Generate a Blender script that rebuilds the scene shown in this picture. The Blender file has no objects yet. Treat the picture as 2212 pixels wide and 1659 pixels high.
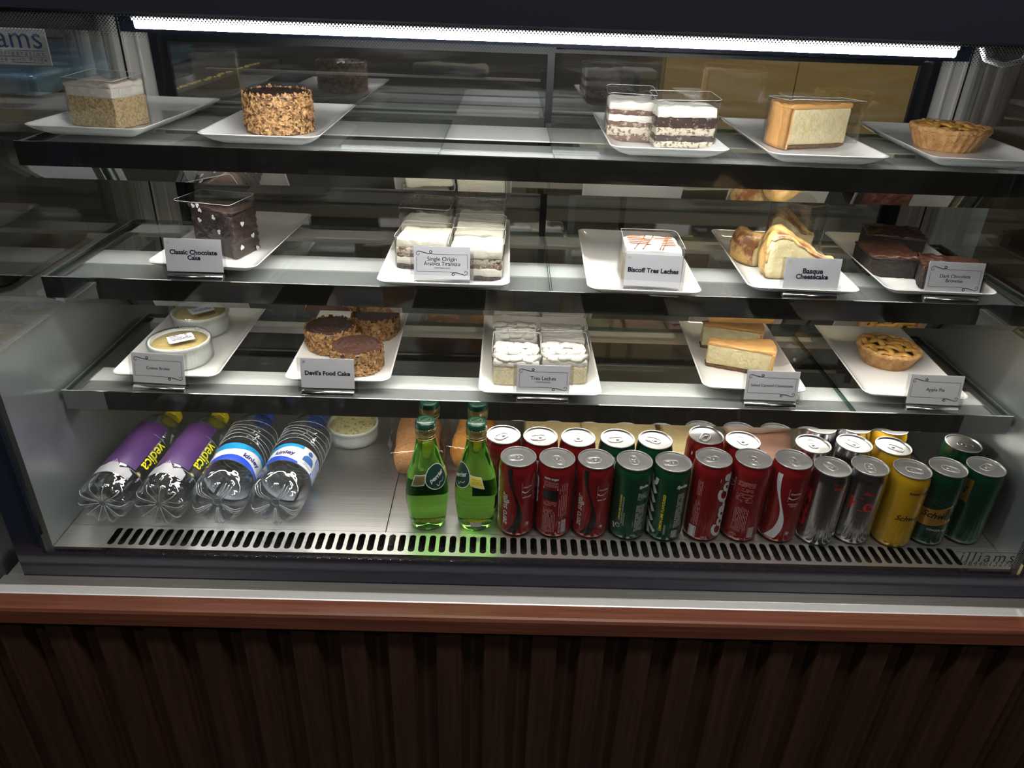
import bpy, math, random
from math import sin, cos, pi, radians, sqrt, hypot
from mathutils import Vector, Matrix, noise
random.seed(7)
scn = bpy.context.scene
COL = scn.collection
# ---------------------------------------------------------------- camera
cam_d = bpy.data.cameras.new('camera'); cam = bpy.data.objects.new('camera', cam_d); COL.objects.link(cam)
cam_d.sensor_width = 36; cam_d.lens = 1590.75/2212*36; cam_d.clip_start = .02
A_ = Vector((0.99950, -0.00110, 0.0327)); Bk = Vector((0.0166, 0.8774, -0.4794)).normalized()
A_ = (A_ - Bk*A_.dot(Bk)).normalized(); Up = A_.cross(Bk)
M4 = Matrix((A_, Up, -Bk)).transposed().to_4x4(); M4.translation = Vector((-.065, -.841, 1.505))
cam.matrix_world = M4; scn.camera = cam
# ---------------------------------------------------------------- world, exposure
w = bpy.data.worlds.new('world'); scn.world = w; w.use_nodes = True
w.node_tree.nodes['Background'].inputs[0].default_value = (.55, .6, .7, 1)
w.node_tree.nodes['Background'].inputs[1].default_value = .03
vs = scn.view_settings
vs.view_transform = 'Standard'; vs.look = 'None'; vs.gamma = 1; vs.exposure = 0.0; vs.use_curve_mapping = False
LED_TOP, LED_SHELF, ROOM, KITCHEN = 130.0, 27.0, 7.0, 55.0
cy = scn.cycles
cy.max_bounces = 14; cy.diffuse_bounces = 3; cy.glossy_bounces = 6; cy.transmission_bounces = 10; cy.transparent_max_bounces = 24
cy.sample_clamp_indirect = 4; cy.use_denoising = True; cy.blur_glossy = .5
# ---------------------------------------------------------------- lamps of the room (ceiling downlights)
def lamp(name, loc, power, size, col, aim=None, spread=pi):
    l = bpy.data.lights.new(name, 'AREA'); l.shape = 'DISK'; l.size = size; l.energy = power; l.color = col; l.spread = spread
    o = bpy.data.objects.new(name, l); COL.objects.link(o); o.location = loc
    if aim: o.rotation_euler = (Vector(aim)-Vector(loc)).to_track_quat('-Z', 'Y').to_euler()
    return o
LAMPS = [(-.62, -.55), (.18, -.5), (.62, -.62), (-1.5, -1.4), (1.4, -1.5)]
for i, (x, y) in enumerate(LAMPS):
    lamp('downlight_glow', (x, y, 2.67), ROOM, .09, (1, .93, .84), spread=2.4)
lamp('kitchen_glow', (.9, 1.15, 2.66), KITCHEN, .3, (1, .78, .45))
lamp('kitchen_glow', (-1.5, .9, 2.66), KITCHEN*.25, .3, (.95, .95, 1))
# ---------------------------------------------------------------- materials
MATS = {}
def nodes(name):
    m = bpy.data.materials.new(name); m.use_nodes = True
    nt = m.node_tree; b = nt.nodes['Principled BSDF']; return m, nt, b
def P(name, col, rough=.5, metal=0, var=0, vscale=40, stretch=(1, 1, 1), bump=0, bscale=200, bstretch=None, col2=None, coat=0, sss=0, spec=.5, emit=0, detail=3, thr=None, trans=0, ior=1.45, alpha=1):
    if name in MATS: return MATS[name]
    m, nt, b = nodes(name); L = nt.links; N = nt.nodes
    b.inputs['Base Color'].default_value = (*col, 1); b.inputs['Roughness'].default_value = rough
    b.inputs['Metallic'].default_value = metal; b.inputs['Specular IOR Level'].default_value = spec
    b.inputs['Coat Weight'].default_value = coat; b.inputs['Coat Roughness'].default_value = .08
    b.inputs['Transmission Weight'].default_value = trans; b.inputs['IOR'].default_value = ior
    if sss:
        b.inputs['Subsurface Weight'].default_value = sss; b.inputs['Subsurface Radius'].default_value = (1, .8, .5); b.inputs['Subsurface Scale'].default_value = .004
    if emit:
        b.inputs['Emission Color'].default_value = (*col, 1); b.inputs['Emission Strength'].default_value = emit
    tc = N.new('ShaderNodeTexCoord')
    def noise_(sc, st, dt):
        mp = N.new('ShaderNodeMapping'); mp.inputs['Scale'].default_value = st
        L.new(tc.outputs['Object'], mp.inputs[0])
        n = N.new('ShaderNodeTexNoise'); n.inputs['Scale'].default_value = sc; n.inputs['Detail'].default_value = dt; n.inputs['Roughness'].default_value = .6
        L.new(mp.outputs[0], n.inputs['Vector']); return n
    if var or col2:
        n = noise_(vscale, stretch, detail)
        r = N.new('ShaderNodeValToRGB'); c2 = col2 or tuple(c*(1-var) for c in col)
        lo, hi = thr or (.35, .65)
        r.color_ramp.elements[0].position = lo; r.color_ramp.elements[1].position = hi
        r.color_ramp.elements[0].color = (*c2, 1); r.color_ramp.elements[1].color = (*col, 1)
        L.new(n.outputs[0], r.inputs[0]); L.new(r.outputs[0], b.inputs['Base Color'])
    if bump:
        n = noise_(bscale, bstretch or stretch, 4); bp = N.new('ShaderNodeBump'); bp.inputs['Strength'].default_value = bump; bp.inputs['Distance'].default_value = .0035
        L.new(n.outputs[0], bp.inputs['Height']); L.new(bp.outputs[0], b.inputs['Normal'])
    MATS[name] = m; return m
def thin(name, tint=(1, 1, 1), base=0.0, gain=1.0, rough=0.0, rcol=(1, 1, 1), bump=0, bscale=60, ior=1.5, haze=0):
    """thin clear sheet: fresnel mix of a clear pass and a mirror; optional faint haze (dust)"""
    if name in MATS: return MATS[name]
    m = bpy.data.materials.new(name); m.use_nodes = True; nt = m.node_tree; N = nt.nodes; L = nt.links; N.clear()
    out = N.new('ShaderNodeOutputMaterial'); tr = N.new('ShaderNodeBsdfTransparent'); gl = N.new('ShaderNodeBsdfGlossy'); mx = N.new('ShaderNodeMixShader')
    tr.inputs[0].default_value = (*tint, 1); gl.inputs[0].default_value = (*rcol, 1); gl.inputs['Roughness'].default_value = rough
    fr = N.new('ShaderNodeLayerWeight'); pw = N.new('ShaderNodeMath'); pw.operation = 'POWER'; pw.inputs[1].default_value = 4.6
    ma = N.new('ShaderNodeMath'); ma.operation = 'MULTIPLY_ADD'; ma.inputs[1].default_value = .96*gain; ma.inputs[2].default_value = base+.04*gain; ma.use_clamp = True
    L.new(fr.outputs['Facing'], pw.inputs[0]); L.new(pw.outputs[0], ma.inputs[0]); L.new(ma.outputs[0], mx.inputs[0]); L.new(tr.outputs[0], mx.inputs[1]); L.new(gl.outputs[0], mx.inputs[2])
    last = mx
    if bump:
        tc = N.new('ShaderNodeTexCoord'); n = N.new('ShaderNodeTexNoise'); n.inputs['Scale'].default_value = bscale; n.inputs['Detail'].default_value = 2
        bp = N.new('ShaderNodeBump'); bp.inputs['Strength'].default_value = bump; bp.inputs['Distance'].default_value = .004
        L.new(tc.outputs['Object'], n.inputs['Vector']); L.new(n.outputs[0], bp.inputs['Height']); L.new(bp.outputs[0], gl.inputs['Normal']); L.new(bp.outputs[0], fr.inputs['Normal'])
    if haze:
        df = N.new('ShaderNodeBsdfDiffuse'); df.inputs[0].default_value = (.8, .82, .85, 1); m2 = N.new('ShaderNodeMixShader')
        tc = N.new('ShaderNodeTexCoord'); mp = N.new('ShaderNodeMapping'); mp.inputs['Rotation'].default_value = (0, .7, 0); mp.inputs['Scale'].default_value = (3, 3, 26)
        n = N.new('ShaderNodeTexNoise'); n.inputs['Scale'].default_value = 2.5; n.inputs['Detail'].default_value = 5
        r = N.new('ShaderNodeValToRGB'); r.color_ramp.elements[0].position = .5; r.color_ramp.elements[1].position = .8
        r.color_ramp.elements[0].color = (haze*.15,)*3+(1,); r.color_ramp.elements[1].color = (haze,)*3+(1,)
        L.new(tc.outputs['Object'], mp.inputs[0]); L.new(mp.outputs[0], n.inputs['Vector']); L.new(n.outputs[0], r.inputs[0]); L.new(r.outputs[0], m2.inputs[0])
        L.new(mx.outputs[0], m2.inputs[1]); L.new(df.outputs[0], m2.inputs[2]); last = m2
    L.new(last.outputs[0], out.inputs[0]); MATS[name] = m; return m
def emis(name, col, s):
    if name in MATS: return MATS[name]
    m = bpy.data.materials.new(name); m.use_nodes = True; nt = m.node_tree; nt.nodes.clear()
    o = nt.nodes.new('ShaderNodeOutputMaterial'); e = nt.nodes.new('ShaderNodeEmission'); e.inputs[0].default_value = (*col, 1); e.inputs[1].default_value = s
    nt.links.new(e.outputs[0], o.inputs[0]); MATS[name] = m; return m
def frit(name, axis_u, axis_v, v0, v1, pitch=.0036):
    """printed ceramic border: black dots on clear glass, dot size grows from v0 (clear) to v1 (solid)"""
    m = bpy.data.materials.new(name); m.use_nodes = True; nt = m.node_tree; N = nt.nodes; L = nt.links; N.clear()
    out = N.new('ShaderNodeOutputMaterial'); tr = N.new('ShaderNodeBsdfTransparent'); df = N.new('ShaderNodeBsdfPrincipled'); mx = N.new('ShaderNodeMixShader')
    df.inputs['Base Color'].default_value = (.012, .017, .032, 1); df.inputs['Roughness'].default_value = .12
    tc = N.new('ShaderNodeTexCoord'); sp = N.new('ShaderNodeSeparateXYZ'); L.new(tc.outputs['Object'], sp.inputs[0])
    def M(op, a, b=None, c=None):
        n = N.new('ShaderNodeMath'); n.operation = op
        for i, v in enumerate((a, b, c)):
            if v is None: continue
            if isinstance(v, (int, float)): n.inputs[i].default_value = v
            else: L.new(v, n.inputs[i])
        return n.outputs[0]
    k = 2*pi/pitch; u = sp.outputs[axis_u]; v = sp.outputs[axis_v]
    s = M('ADD', M('COSINE', M('MULTIPLY', u, k)), M('COSINE', M('MULTIPLY', v, k)))
    s2 = M('ABSOLUTE', M('MULTIPLY', M('COSINE', M('MULTIPLY', M('ADD', u, v), k/2)), M('COSINE', M('MULTIPLY', M('SUBTRACT', u, v), k/2))))
    t = M('DIVIDE', M('SUBTRACT', v, v0), v1-v0)
    thr = M('SUBTRACT', .88, M('MULTIPLY', t, .66))
    g = M('GREATER_THAN', s2, thr)
    L.new(g, mx.inputs[0]); L.new(tr.outputs[0], mx.inputs[1]); L.new(df.outputs[0], mx.inputs[2]); L.new(mx.outputs[0], out.inputs[0])
    return m
# ---------------------------------------------------------------- mesh helpers
def box(x0, x1, y0, y1, z0, z1):
    V = [(x, y, z) for z in (z0, z1) for y in (y0, y1) for x in (x0, x1)]
    return V, [(0, 2, 3, 1), (4, 5, 7, 6), (0, 1, 5, 4), (2, 6, 7, 3), (0, 4, 6, 2), (1, 3, 7, 5)]
def cat(*gs):
    V, F = [], []
    for v, f in gs:
        n = len(V); V += list(v); F += [tuple(i+n for i in q) for q in f]
    return V, F
def tf(g, loc=(0, 0, 0), rz=0, rx=0, ry=0, s=1):
    R = Matrix.Rotation(rz, 3, 'Z') @ Matrix.Rotation(ry, 3, 'Y') @ Matrix.Rotation(rx, 3, 'X'); l = Vector(loc)
    return [tuple(R @ (Vector(v)*s) + l) for v in g[0]], g[1]
def warp(g, fn): return [tuple(fn(*v)) for v in g[0]], g[1]
def obj(name, g, mat, parent=None, smooth=False, label=None, loc=None, rot=None, auto=False, kind=None):
    me = bpy.data.meshes.new(name); me.from_pydata([tuple(v) for v in g[0]], [], [tuple(f) for f in g[1]]); me.validate(); me.update()
    me.materials.append(mat)
    if smooth:
        me.polygons.foreach_set('use_smooth', [True]*len(me.polygons))
    if auto:
        try: me.set_sharp_from_angle(angle=radians(40))
        except Exception: pass
    o = bpy.data.objects.new(name, me); COL.objects.link(o)
    if parent: o.parent = parent
    if loc: o.location = loc
    if rot: o.rotation_euler = rot
    if label: o['label'] = label
    if kind: o['kind'] = kind
    return o
def thing(name, label, cat_, loc=(0, 0, 0), rz=0, group=None, kind=None):
    o = bpy.data.objects.new(name, None); COL.objects.link(o); o.empty_display_size = .02
    o.location = loc; o.rotation_euler = (0, 0, rz); o['label'] = label; o['category'] = cat_
    if group: o['group'] = group
    if kind: o['kind'] = kind
    return o
def tag(o, label, cat_, group=None, kind=None):
    o['label'] = label; o['category'] = cat_
    if group: o['group'] = group
    if kind: o['kind'] = kind
    return o
def struct(name, g, mat, **k):
    o = obj(name, g, mat, **k); o['kind'] = 'structure'; return o
def copy_tree(o, parent=None):
    c = o.copy(); COL.objects.link(c)
    if parent: c.parent = parent
    for ch in o.children: copy_tree(ch, c)
    return c
def lathe(prof, n=48, fn=None, top=True):
    """prof: (r,z) list; fn(r,z,t)->(r,z)"""
    V, F = [], []
    for r, z in prof:
        for k in range(n):
            t = 2*pi*k/n; rr, zz = fn(r, z, t) if fn else (r, z)
            V.append((rr*sin(t), -rr*cos(t), zz))
    m = len(prof)
    for i in range(m-1):
        for k in range(n):
            a = i*n+k; b = i*n+(k+1) % n; F.append((a, b, b+n, a+n))
    if prof[0][0] > 1e-6: F.append(tuple(reversed(range(n))))
    if prof[-1][0] > 1e-6 and top: F.append(tuple(range((m-1)*n, m*n)))
    return V, F
def tube(path, r, n=8, closed=False, flat=1.0):
    V, F = [], []; P_ = [Vector(p) for p in path]; m = len(P_)
    for i, p in enumerate(P_):
        a = P_[(i-1) % m] if (closed or i > 0) else p; b = P_[(i+1) % m] if (closed or i < m-1) else p
        d = (b-a).normalized() if (b-a).length > 1e-9 else Vector((0, 0, 1)); up = Vector((0, 0, 1)) if abs(d.z) < .9 else Vector((1, 0, 0))
        s = d.cross(up).normalized(); u = s.cross(d)
        rr = r[i] if isinstance(r, (list, tuple)) else r
        for k in range(n):
            t = 2*pi*k/n; V.append(tuple(p + s*cos(t)*rr + u*sin(t)*rr*flat))
    for i in range(m if closed else m-1):
        j = (i+1) % m
        for k in range(n): F.append((i*n+k, i*n+(k+1) % n, j*n+(k+1) % n, j*n+k))
    if not closed: F += [tuple(reversed(range(n))), tuple(range((m-1)*n, m*n))]
    return V, F
def prism_x(prof, x0, x1):
    """polygon given as (y,z) pairs, extruded along x"""
    n = len(prof); V = [(x0, y, z) for y, z in prof] + [(x1, y, z) for y, z in prof]
    return V, [tuple(reversed(range(n))), tuple(range(n, 2*n))] + [(i, (i+1) % n, n+(i+1) % n, n+i) for i in range(n)]
def lin(s, r, n):
    h = s/2; r = min(r, h*.98); a = [-h, -h+r*.3, -h+r]; k = max(n, 1)
    return a + [-h+r+(s-2*r)*i/k for i in range(1, k)] + [h-r, h-r*.3, h]
def rgrid(sx, sy, sz, r=.003, step=.006, amp=0, freq=120, seed=0, z0=0, topamp=0, topfreq=60):
    """rounded, gridded box standing on z0, surface roughened by noise"""
    n = [max(1, int((s-2*r)/step)) for s in (sx, sy, sz)]; ax = [lin(s, r, k) for s, k in zip((sx, sy, sz), n)]
    idx, V, F = {}, [], []
    H = (sx/2, sy/2, sz/2); off = Vector((seed*7.3, seed*3.1, seed*1.7))
    def vert(p):
        k = tuple(round(c, 6) for c in p)
        if k in idx: return idx[k]
        q = Vector(p); inner = Vector([max(-(H[i]-min(r, H[i]*.98)), min(H[i]-min(r, H[i]*.98), q[i])) for i in range(3)])
        d = q-inner; nn = d.normalized() if d.length > 0 else Vector((0, 0, 1)); q = inner+nn*min(r, *[h*.98 for h in H])
        if amp: q = q+nn*amp*(noise.noise(q*freq+off)+.5*noise.noise(q*freq*2.3+off))
        if topamp and p[2] > 0:
            q.z += topamp*noise.noise(Vector((q.x, q.y, 0))*topfreq+off)*min(1, p[2]/H[2])
        if nn.z < -.5: q.z = max(q.z, -H[2])
        q.z += H[2]+z0; V.append(tuple(q)); idx[k] = len(V)-1; return idx[k]
    for a in range(3):
        b, c = (a+1) % 3, (a+2) % 3
        for s in (-1, 1):
            for i in range(len(ax[b])-1):
                for j in range(len(ax[c])-1):
                    q = []
                    for (ii, jj) in ((i, j), (i+1, j), (i+1, j+1), (i, j+1)):
                        p = [0, 0, 0]; p[a] = s*H[a]; p[b] = ax[b][ii]; p[c] = ax[c][jj]; q.append(vert(p))
                    if len(set(q)) == 4: F.append(tuple(q) if s > 0 else tuple(reversed(q)))
    return V, F
_tc = {}
def text(s, size=.01, shear=0, bold=0, sp=1.0, align='CENTER', sx=1.0):
    k = (s, shear, bold, sp, align)
    if k not in _tc:
        c = bpy.data.curves.new('t', 'FONT'); c.body = s; c.size = 1; c.align_x = align; c.align_y = 'CENTER'; c.shear = shear; c.offset = bold; c.space_character = sp; c.space_line = .8; c.resolution_u = 3
        o = bpy.data.objects.new('t', c); me = bpy.data.meshes.new_from_object(o)
        _tc[k] = ([(v.co.x, v.co.y, 0) for v in me.vertices], [tuple(p.vertices) for p in me.polygons])
        bpy.data.objects.remove(o); bpy.data.meshes.remove(me); bpy.data.curves.remove(c)
    V, F = _tc[k]
    return [(x*size*sx, y*size, 0) for x, y, z in V], F
def fit(s, width, **k):
    V, F = text(s, 1, **k); w_ = max(v[0] for v in V)-min(v[0] for v in V); q = width/w_
    return [(x*q, y*q, 0) for x, y, z in V], F
def rect2(x0, x1, y0, y1, nx=1, ny=1):
    V = [(x0+(x1-x0)*i/nx, y0+(y1-y0)*j/ny, 0) for j in range(ny+1) for i in range(nx+1)]
    return V, [(j*(nx+1)+i, j*(nx+1)+i+1, (j+1)*(nx+1)+i+1, (j+1)*(nx+1)+i) for j in range(ny) for i in range(nx)]
def stroke(pts, w_, closed=False):
    """flat ribbon along 2D points; w_ number or list"""
    V, F = [], []; m = len(pts)
    for i, p in enumerate(pts):
        a = pts[(i-1) % m] if (closed or i > 0) else p; b = pts[(i+1) % m] if (closed or i < m-1) else p
        dx, dy = b[0]-a[0], b[1]-a[1]; L_ = hypot(dx, dy) or 1; ww = (w_[i] if isinstance(w_, list) else w_)/2
        V += [(p[0]+dy/L_*ww, p[1]-dx/L_*ww, 0), (p[0]-dy/L_*ww, p[1]+dx/L_*ww, 0)]
    for i in range(m if closed else m-1):
        j = (i+1) % m; F.append((2*i, 2*j, 2*j+1, 2*i+1))
    return V, F
def move2(g, dx=0, dy=0, rot=0, s=1):
    c, s_ = cos(rot), sin(rot); return [((x*c-y*s_)*s+dx, (x*s_+y*c)*s+dy, z) for x, y, z in g[0]], g[1]
def smooth2(pts, n=6):
    """Catmull-Rom through 2D points"""
    out = []; m = len(pts)
    for i in range(m-1):
        p0 = pts[max(i-1, 0)]; p1 = pts[i]; p2 = pts[i+1]; p3 = pts[min(i+2, m-1)]
        for k in range(n):
            t = k/n
            out.append(tuple(.5*((2*p1[a])+(-p0[a]+p2[a])*t+(2*p0[a]-5*p1[a]+4*p2[a]-p3[a])*t*t+(-p0[a]+3*p1[a]-3*p2[a]+p3[a])*t**3) for a in range(2)))
    return out+[tuple(pts[-1])]
def wrap(g, R, th0=0, z0=0, off=.0003):
    """bend a flat drawing (x right, y up) round a vertical cylinder; th 0 faces the customer"""
    return [((R+off+z)*sin(th0+x/R), -(R+off+z)*cos(th0+x/R), y+z0) for x, y, z in g[0]], g[1]
def lines_block(w_, h, rows, seed=0, th=.45, fill=.9):
    rr = random.Random(seed); gs = []
    for i in range(rows):
        y = h/2-(i+.5)*h/rows; x = -w_/2
        while x < w_/2:
            l = rr.uniform(.04, .13)*w_+.001; e = min(x+l, w_/2)
            if e-x > .0006 and rr.random() < fill: gs.append(rect2(x, e, y-h/rows*th/2, y+h/rows*th/2))
            x = e+.0007
    return cat(*gs)
def barcode(w_, h, seed=0):
    rr = random.Random(seed); gs = []; x = -w_/2
    while x < w_/2-.0004:
        l = rr.choice((.0003, .0005, .0008)); gs.append(rect2(x, min(x+l, w_/2), -h/2, h/2)); x += l+rr.choice((.0003, .0005))
    return cat(*gs)
# ================================================================= materials in use
steel = P('brushed_steel', (.52, .51, .49), .36, .9, var=.18, vscale=6, stretch=(1, 60, 60), bump=.05, bscale=9, bstretch=(1, 70, 70))
steel_v = P('brushed_steel_upright', (.50, .50, .49), .34, 1, var=.15, vscale=6, stretch=(60, 60, 1), bump=.04, bscale=9)
steel_pol = P('polished_steel', (.62, .62, .62), .05, 1)
steel_lip = P('dark_mirror_steel', (.72, .72, .71), .03, 1)
steel_matt = P('matt_steel_panel', (.46, .50, .50), .36, .85, var=.15, vscale=3, stretch=(1, 1, 3), bump=.03, bscale=30)
alu = P('aluminium_strip', (.62, .63, .65), .42, .45, bump=.06, bscale=20, bstretch=(1, 30, 30))
shelf_grey = P('grey_shelf_metal', (.30, .31, .305), .45, .3, var=.1, vscale=12)
shelf_white = P('white_light_box', (.66, .67, .66), .35)
navy = P('navy_enamel', (.016, .022, .040), .16, coat=.3)
black_gasket = P('black_gasket', (.006, .007, .01), .35)
dark_plastic = P('dark_plastic', (.012, .012, .013), .4)
glass = thin('case_glass', (.985, .995, .99), .0, 1.0)
glass_shelf = thin('shelf_glass', (.972, .981, .977), .02, .42)
glass_edge = thin('green_glass_edge', (.30, .48, .44), .08, 1.0)
glass_back = thin('rear_door_glass', (.72, .74, .76), .17, 1.6, rough=.008, haze=.07)
glass_side = thin('side_glass', (.86, .88, .87), .10, 1.2)
porcelain = P('white_porcelain', (.80, .79, .77), .12, coat=.4, spec=.6)
acetate = thin('acetate_film', (.94, .94, .95), .055, 1.1, bump=.4, bscale=60)
rim_highlight = P('acetate_rim_highlight', (.72, .72, .74), .25, coat=.5)  # whitish colour stands in for the highlight on the film's edge
sleeve_m = thin('clear_acrylic', (.96, .96, .97), .03, 1)
card_m = P('grey_white_card', (.68, .68, .69), .55)
ink = P('dark_ink', (.012, .012, .03), .6)
wood_top = P('red_brown_wood', (.150, .052, .031), .38, var=.4, vscale=5, stretch=(1, 26, 26), bump=.12, bscale=8, bstretch=(1, 40, 40), col2=(.10, .033, .019), spec=.4)
wood_slat = P('dark_walnut_wood', (.055, .026, .016), .5, vscale=7, stretch=(14, 14, .6), bump=.15, bscale=9, bstretch=(35, 35, 1), col2=(.034, .0165, .011), spec=.3)
# ================================================================= the room
wall_m = P('dark_room_paint', (.020, .020, .022), .8, var=.25, vscale=2)
struct('floor', box(-3, 3, -3, 2.4, -.05, 0), P('dark_floor_tiles', (.018, .017, .016), .45, var=.3, vscale=4))
struct('ceiling', box(-3, 3, -3, 2.4, 2.8, 2.85), P('grey_ceiling_paint', (.10, .10, .10), .9))
struct('wall_front', box(-3, 3, -3.05, -3, 0, 2.8), wall_m)
struct('wall_back', box(-3, 3, 2.4, 2.45, 0, 2.8), P('brown_kitchen_wall', (.050, .042, .036), .6, var=.5, vscale=3))
struct('wall_left', box(-3.05, -3, -3, 2.4, 0, 2.8), wall_m)
struct('wall_right', box(3, 3.05, -3, 2.4, 0, 2.8), wall_m)
for i, (x, y) in enumerate(LAMPS):
    t = thing('downlight', 'small round ceiling downlight %s' % ['above the left of the counter', 'above the middle of the counter', 'above the right of the counter', 'behind the customer on the left', 'behind the customer on the right'][i], 'lamp', (x, y, 2.8), group='ceiling downlights')
    obj('housing', lathe([(.0, 0), (.07, 0), (.07, -.05), (.06, -.055), (.055, -.03), (0, -.03)], 24), dark_plastic, t, True)
    obj('lamp_lens', lathe([(0, -.031), (.05, -.031), (.05, -.034), (0, -.034)], 24), emis('warm_lens', (1, .9, .75), 30), t)
# ================================================================= counter below the case
c = thing('service_counter', 'long counter clad in dark vertical wood slats with a reddish wood nosing', 'counter', (0, 0, 0))
PITCH, FACE = .0716, .0445; sl = []
for k in range(-24, 25):
    x = k*PITCH+.013
    sl.append(([(x+FACE/2-.004, -.064, 0), (x+FACE/2, -.05, 0), (x-FACE/2, -.05, 0), (x-FACE/2+.004, -.064, 0)] + [(x+FACE/2-.004, -.064, .665), (x+FACE/2, -.05, .665), (x-FACE/2, -.05, .665), (x-FACE/2+.004, -.064, .665)], [(0, 1, 2, 3), (7, 6, 5, 4), (0, 3, 7, 4), (2, 6, 7, 3), (0, 4, 5, 1)]))
obj('slatted_front', cat(box(-1.75, 1.75, -.05, -.02, 0, .667), *[tf(s) for s in sl]), wood_slat, c)
obj('wood_nosing', prism_x([(-.046, .667), (-.069, .667), (-.0745, .671), (-.0745, .694), (-.0725, .6985), (-.069, .700), (-.046, .700)], -1.75, 1.75), wood_top, c)
obj('aluminium_edge', prism_x([(-.030, .66), (-.046, .66), (-.046, .7005), (-.0445, .7015), (-.031, .7015), (-.030, .699)], -1.75, 1.75), alu, c)
obj('counter_body', box(-.79, .79, -.0195, .62, 0, .66), dark_plastic, c)
# ================================================================= refrigerated display case
case = thing('display_case', 'refrigerated glass-fronted display case with dark borders and three lit shelves', 'display case', (0, 0, 0))
obj('base_ledge', cat(prism_x([(.56, .661), (.56, .694), (-.004, .694), (-.008, .6995), (-.027, .6995), (-.0295, .697), (-.0295, .661)], -.80, .80), box(-.735, .735, .004, .5, .694, .718)), steel, case)
obj('front_glass', box(-.771, .771, -.0065, -.0005, .697, 1.466), glass, case)
bd = obj('glass_border', cat(box(-.771, .771, -.0068, -.0004, .6965, .741), box(-.771, -.731, -.0068, -.0004, .741, 1.466), box(.731, .771, -.0068, -.0004, .741, 1.466)), navy, case)
obj('dotted_print', rect2(-.731, .731, 0, .0135), frit('dots_low', 0, 1, .0135, .0), bd, loc=(0, -.0070, .741), rot=(pi/2, 0, 0))
obj('dotted_print', rect2(0, .700, 0, .012), frit('dots_side', 0, 1, .012, .0), bd, loc=(-.731, -.0071, .754), rot=(pi/2, -pi/2, 0))
obj('dotted_print', rect2(0, .700, 0, .012), frit('dots_side_r', 0, 1, .0, .012), bd, loc=(.719, -.0071, .754), rot=(pi/2, -pi/2, 0))
obj('dotted_print', rect2(-.731, .731, 0, .023), frit('dots_top', 0, 1, .002, .032), bd, loc=(0, -.0072, 1.441), rot=(pi/2, 0, 0))
obj('top_housing', cat(box(-.78, .78, -.012, .57, 1.466, 1.60)), P('dark_navy_hood', (.014, .017, .029), .4), case)
obj('hood_ceiling', box(-.718, .718, .0, .485, 1.461, 1.4655), P('grey_liner', (.25, .25, .26), .4, .4), case)
led = obj('light_bar', box(-.463, .417, .022, .038, 1.4562, 1.4608), P('lamp_body', (.7, .7, .7), .4), case, label='white light bar')
obj('light_tube', prism_x([(.0205, 1.4560), (.0205, 1.4500), (.023, 1.4485), (.0325, 1.4485), (.0325, 1.4560)], -.460, .414), emis('cool_white_tube', (1, .985, .96), LED_TOP), led)
for sx_, nm in ((-1, 'left'), (1, 'right')):
    a, b = sorted((sx_*.7185, sx_*.7265))
    obj('side_liner', box(a, b, .0, .497, .718, 1.058), steel_matt, case)
    obj('side_glass', box(a, b, .0, .497, 1.0585, 1.461), glass_side, case)
    obj('side_rail', cat(box(*sorted((sx_*.7165, sx_*.7285)), 0, .497, 1.055, 1.0605)), steel, case)
    a, b = sorted((sx_*.658, sx_*.735))
    pil = obj('rear_pillar', cat(box(a, b, .500, .56, .75, 1.455)), P('grey_painted_steel', (.50, .50, .48), .5, .2), case)
    obj('pillar_edge', cat(box(*sorted((sx_*.6775, sx_*.6805)), .496, .5, .75, 1.455), box(*sorted((sx_*.699, sx_*.703)), .494, .5, .75, 1.455)), P('pale_edge_strip', (.75, .70, .66), .35, .4), pil)
    obj('pillar_seam', cat(box(*sorted((sx_*.7045, sx_*.7085)), .4985, .5, .75, 1.455)), black_gasket, pil)
    obj('door_gasket', cat(box(*sorted((sx_*.645, sx_*.658)), .494, .53, .80, 1.43)), black_gasket, case)
lin_ = obj('floor_tray', box(-.7175, -.2362, .051, .497, .7455, .750), steel, case, label='left floor tray')
obj('floor_tray', box(-.2345, .7175, .051, .497, .7455, .750), steel, case, label='right floor tray')
obj('rear_kick', cat(box(-.7175, .7175, .4975, .52, .718, .82)), steel_matt, case)
# slotted air grille
def grille():
    gs = []; p = .01545; n = 84; x0 = -.6475; y0, y1 = .0005, .0505; ya, yb = .0075, .0455; r = .0050; N_ = 24
    for k in range(n):
        cx = x0+(k+.5)*p; V = []; inn = []; out = []
        for i in range(N_):
            t = 2*pi*i/N_; s, c_ = sin(t), cos(t)
            px, py = r*c_, r*s+(yb-r if s > 0 else ya+r); inn.append((cx+px, py, .7500))
            q = max(abs(c_), abs(s)); ox, oy = c_/q, s/q
            out.append((cx+ox*p/2, (y0+y1)/2+oy*(y1-y0)/2, .7500))
        V = inn+out+[(a, b, .7492) for a, b, _ in inn]
        F = [(i, N_+i, N_+(i+1) % N_, (i+1) % N_) for i in range(N_)]+[(i, (i+1) % N_, 2*N_+(i+1) % N_, 2*N_+i) for i in range(N_)]
        gs.append((V, F))
    gs.append(box(-.7175, x0-.0001, y0, y1, .7455, .750)); gs.append(box(x0+n*p+.0001, .7175, y0, y1, .7455, .750))
    return cat(*gs)
obj('air_grille', grille(), steel, case)
obj('grille_well', box(-.66, .66, .002, .0495, .7185, .724), dark_plastic, case)
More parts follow.
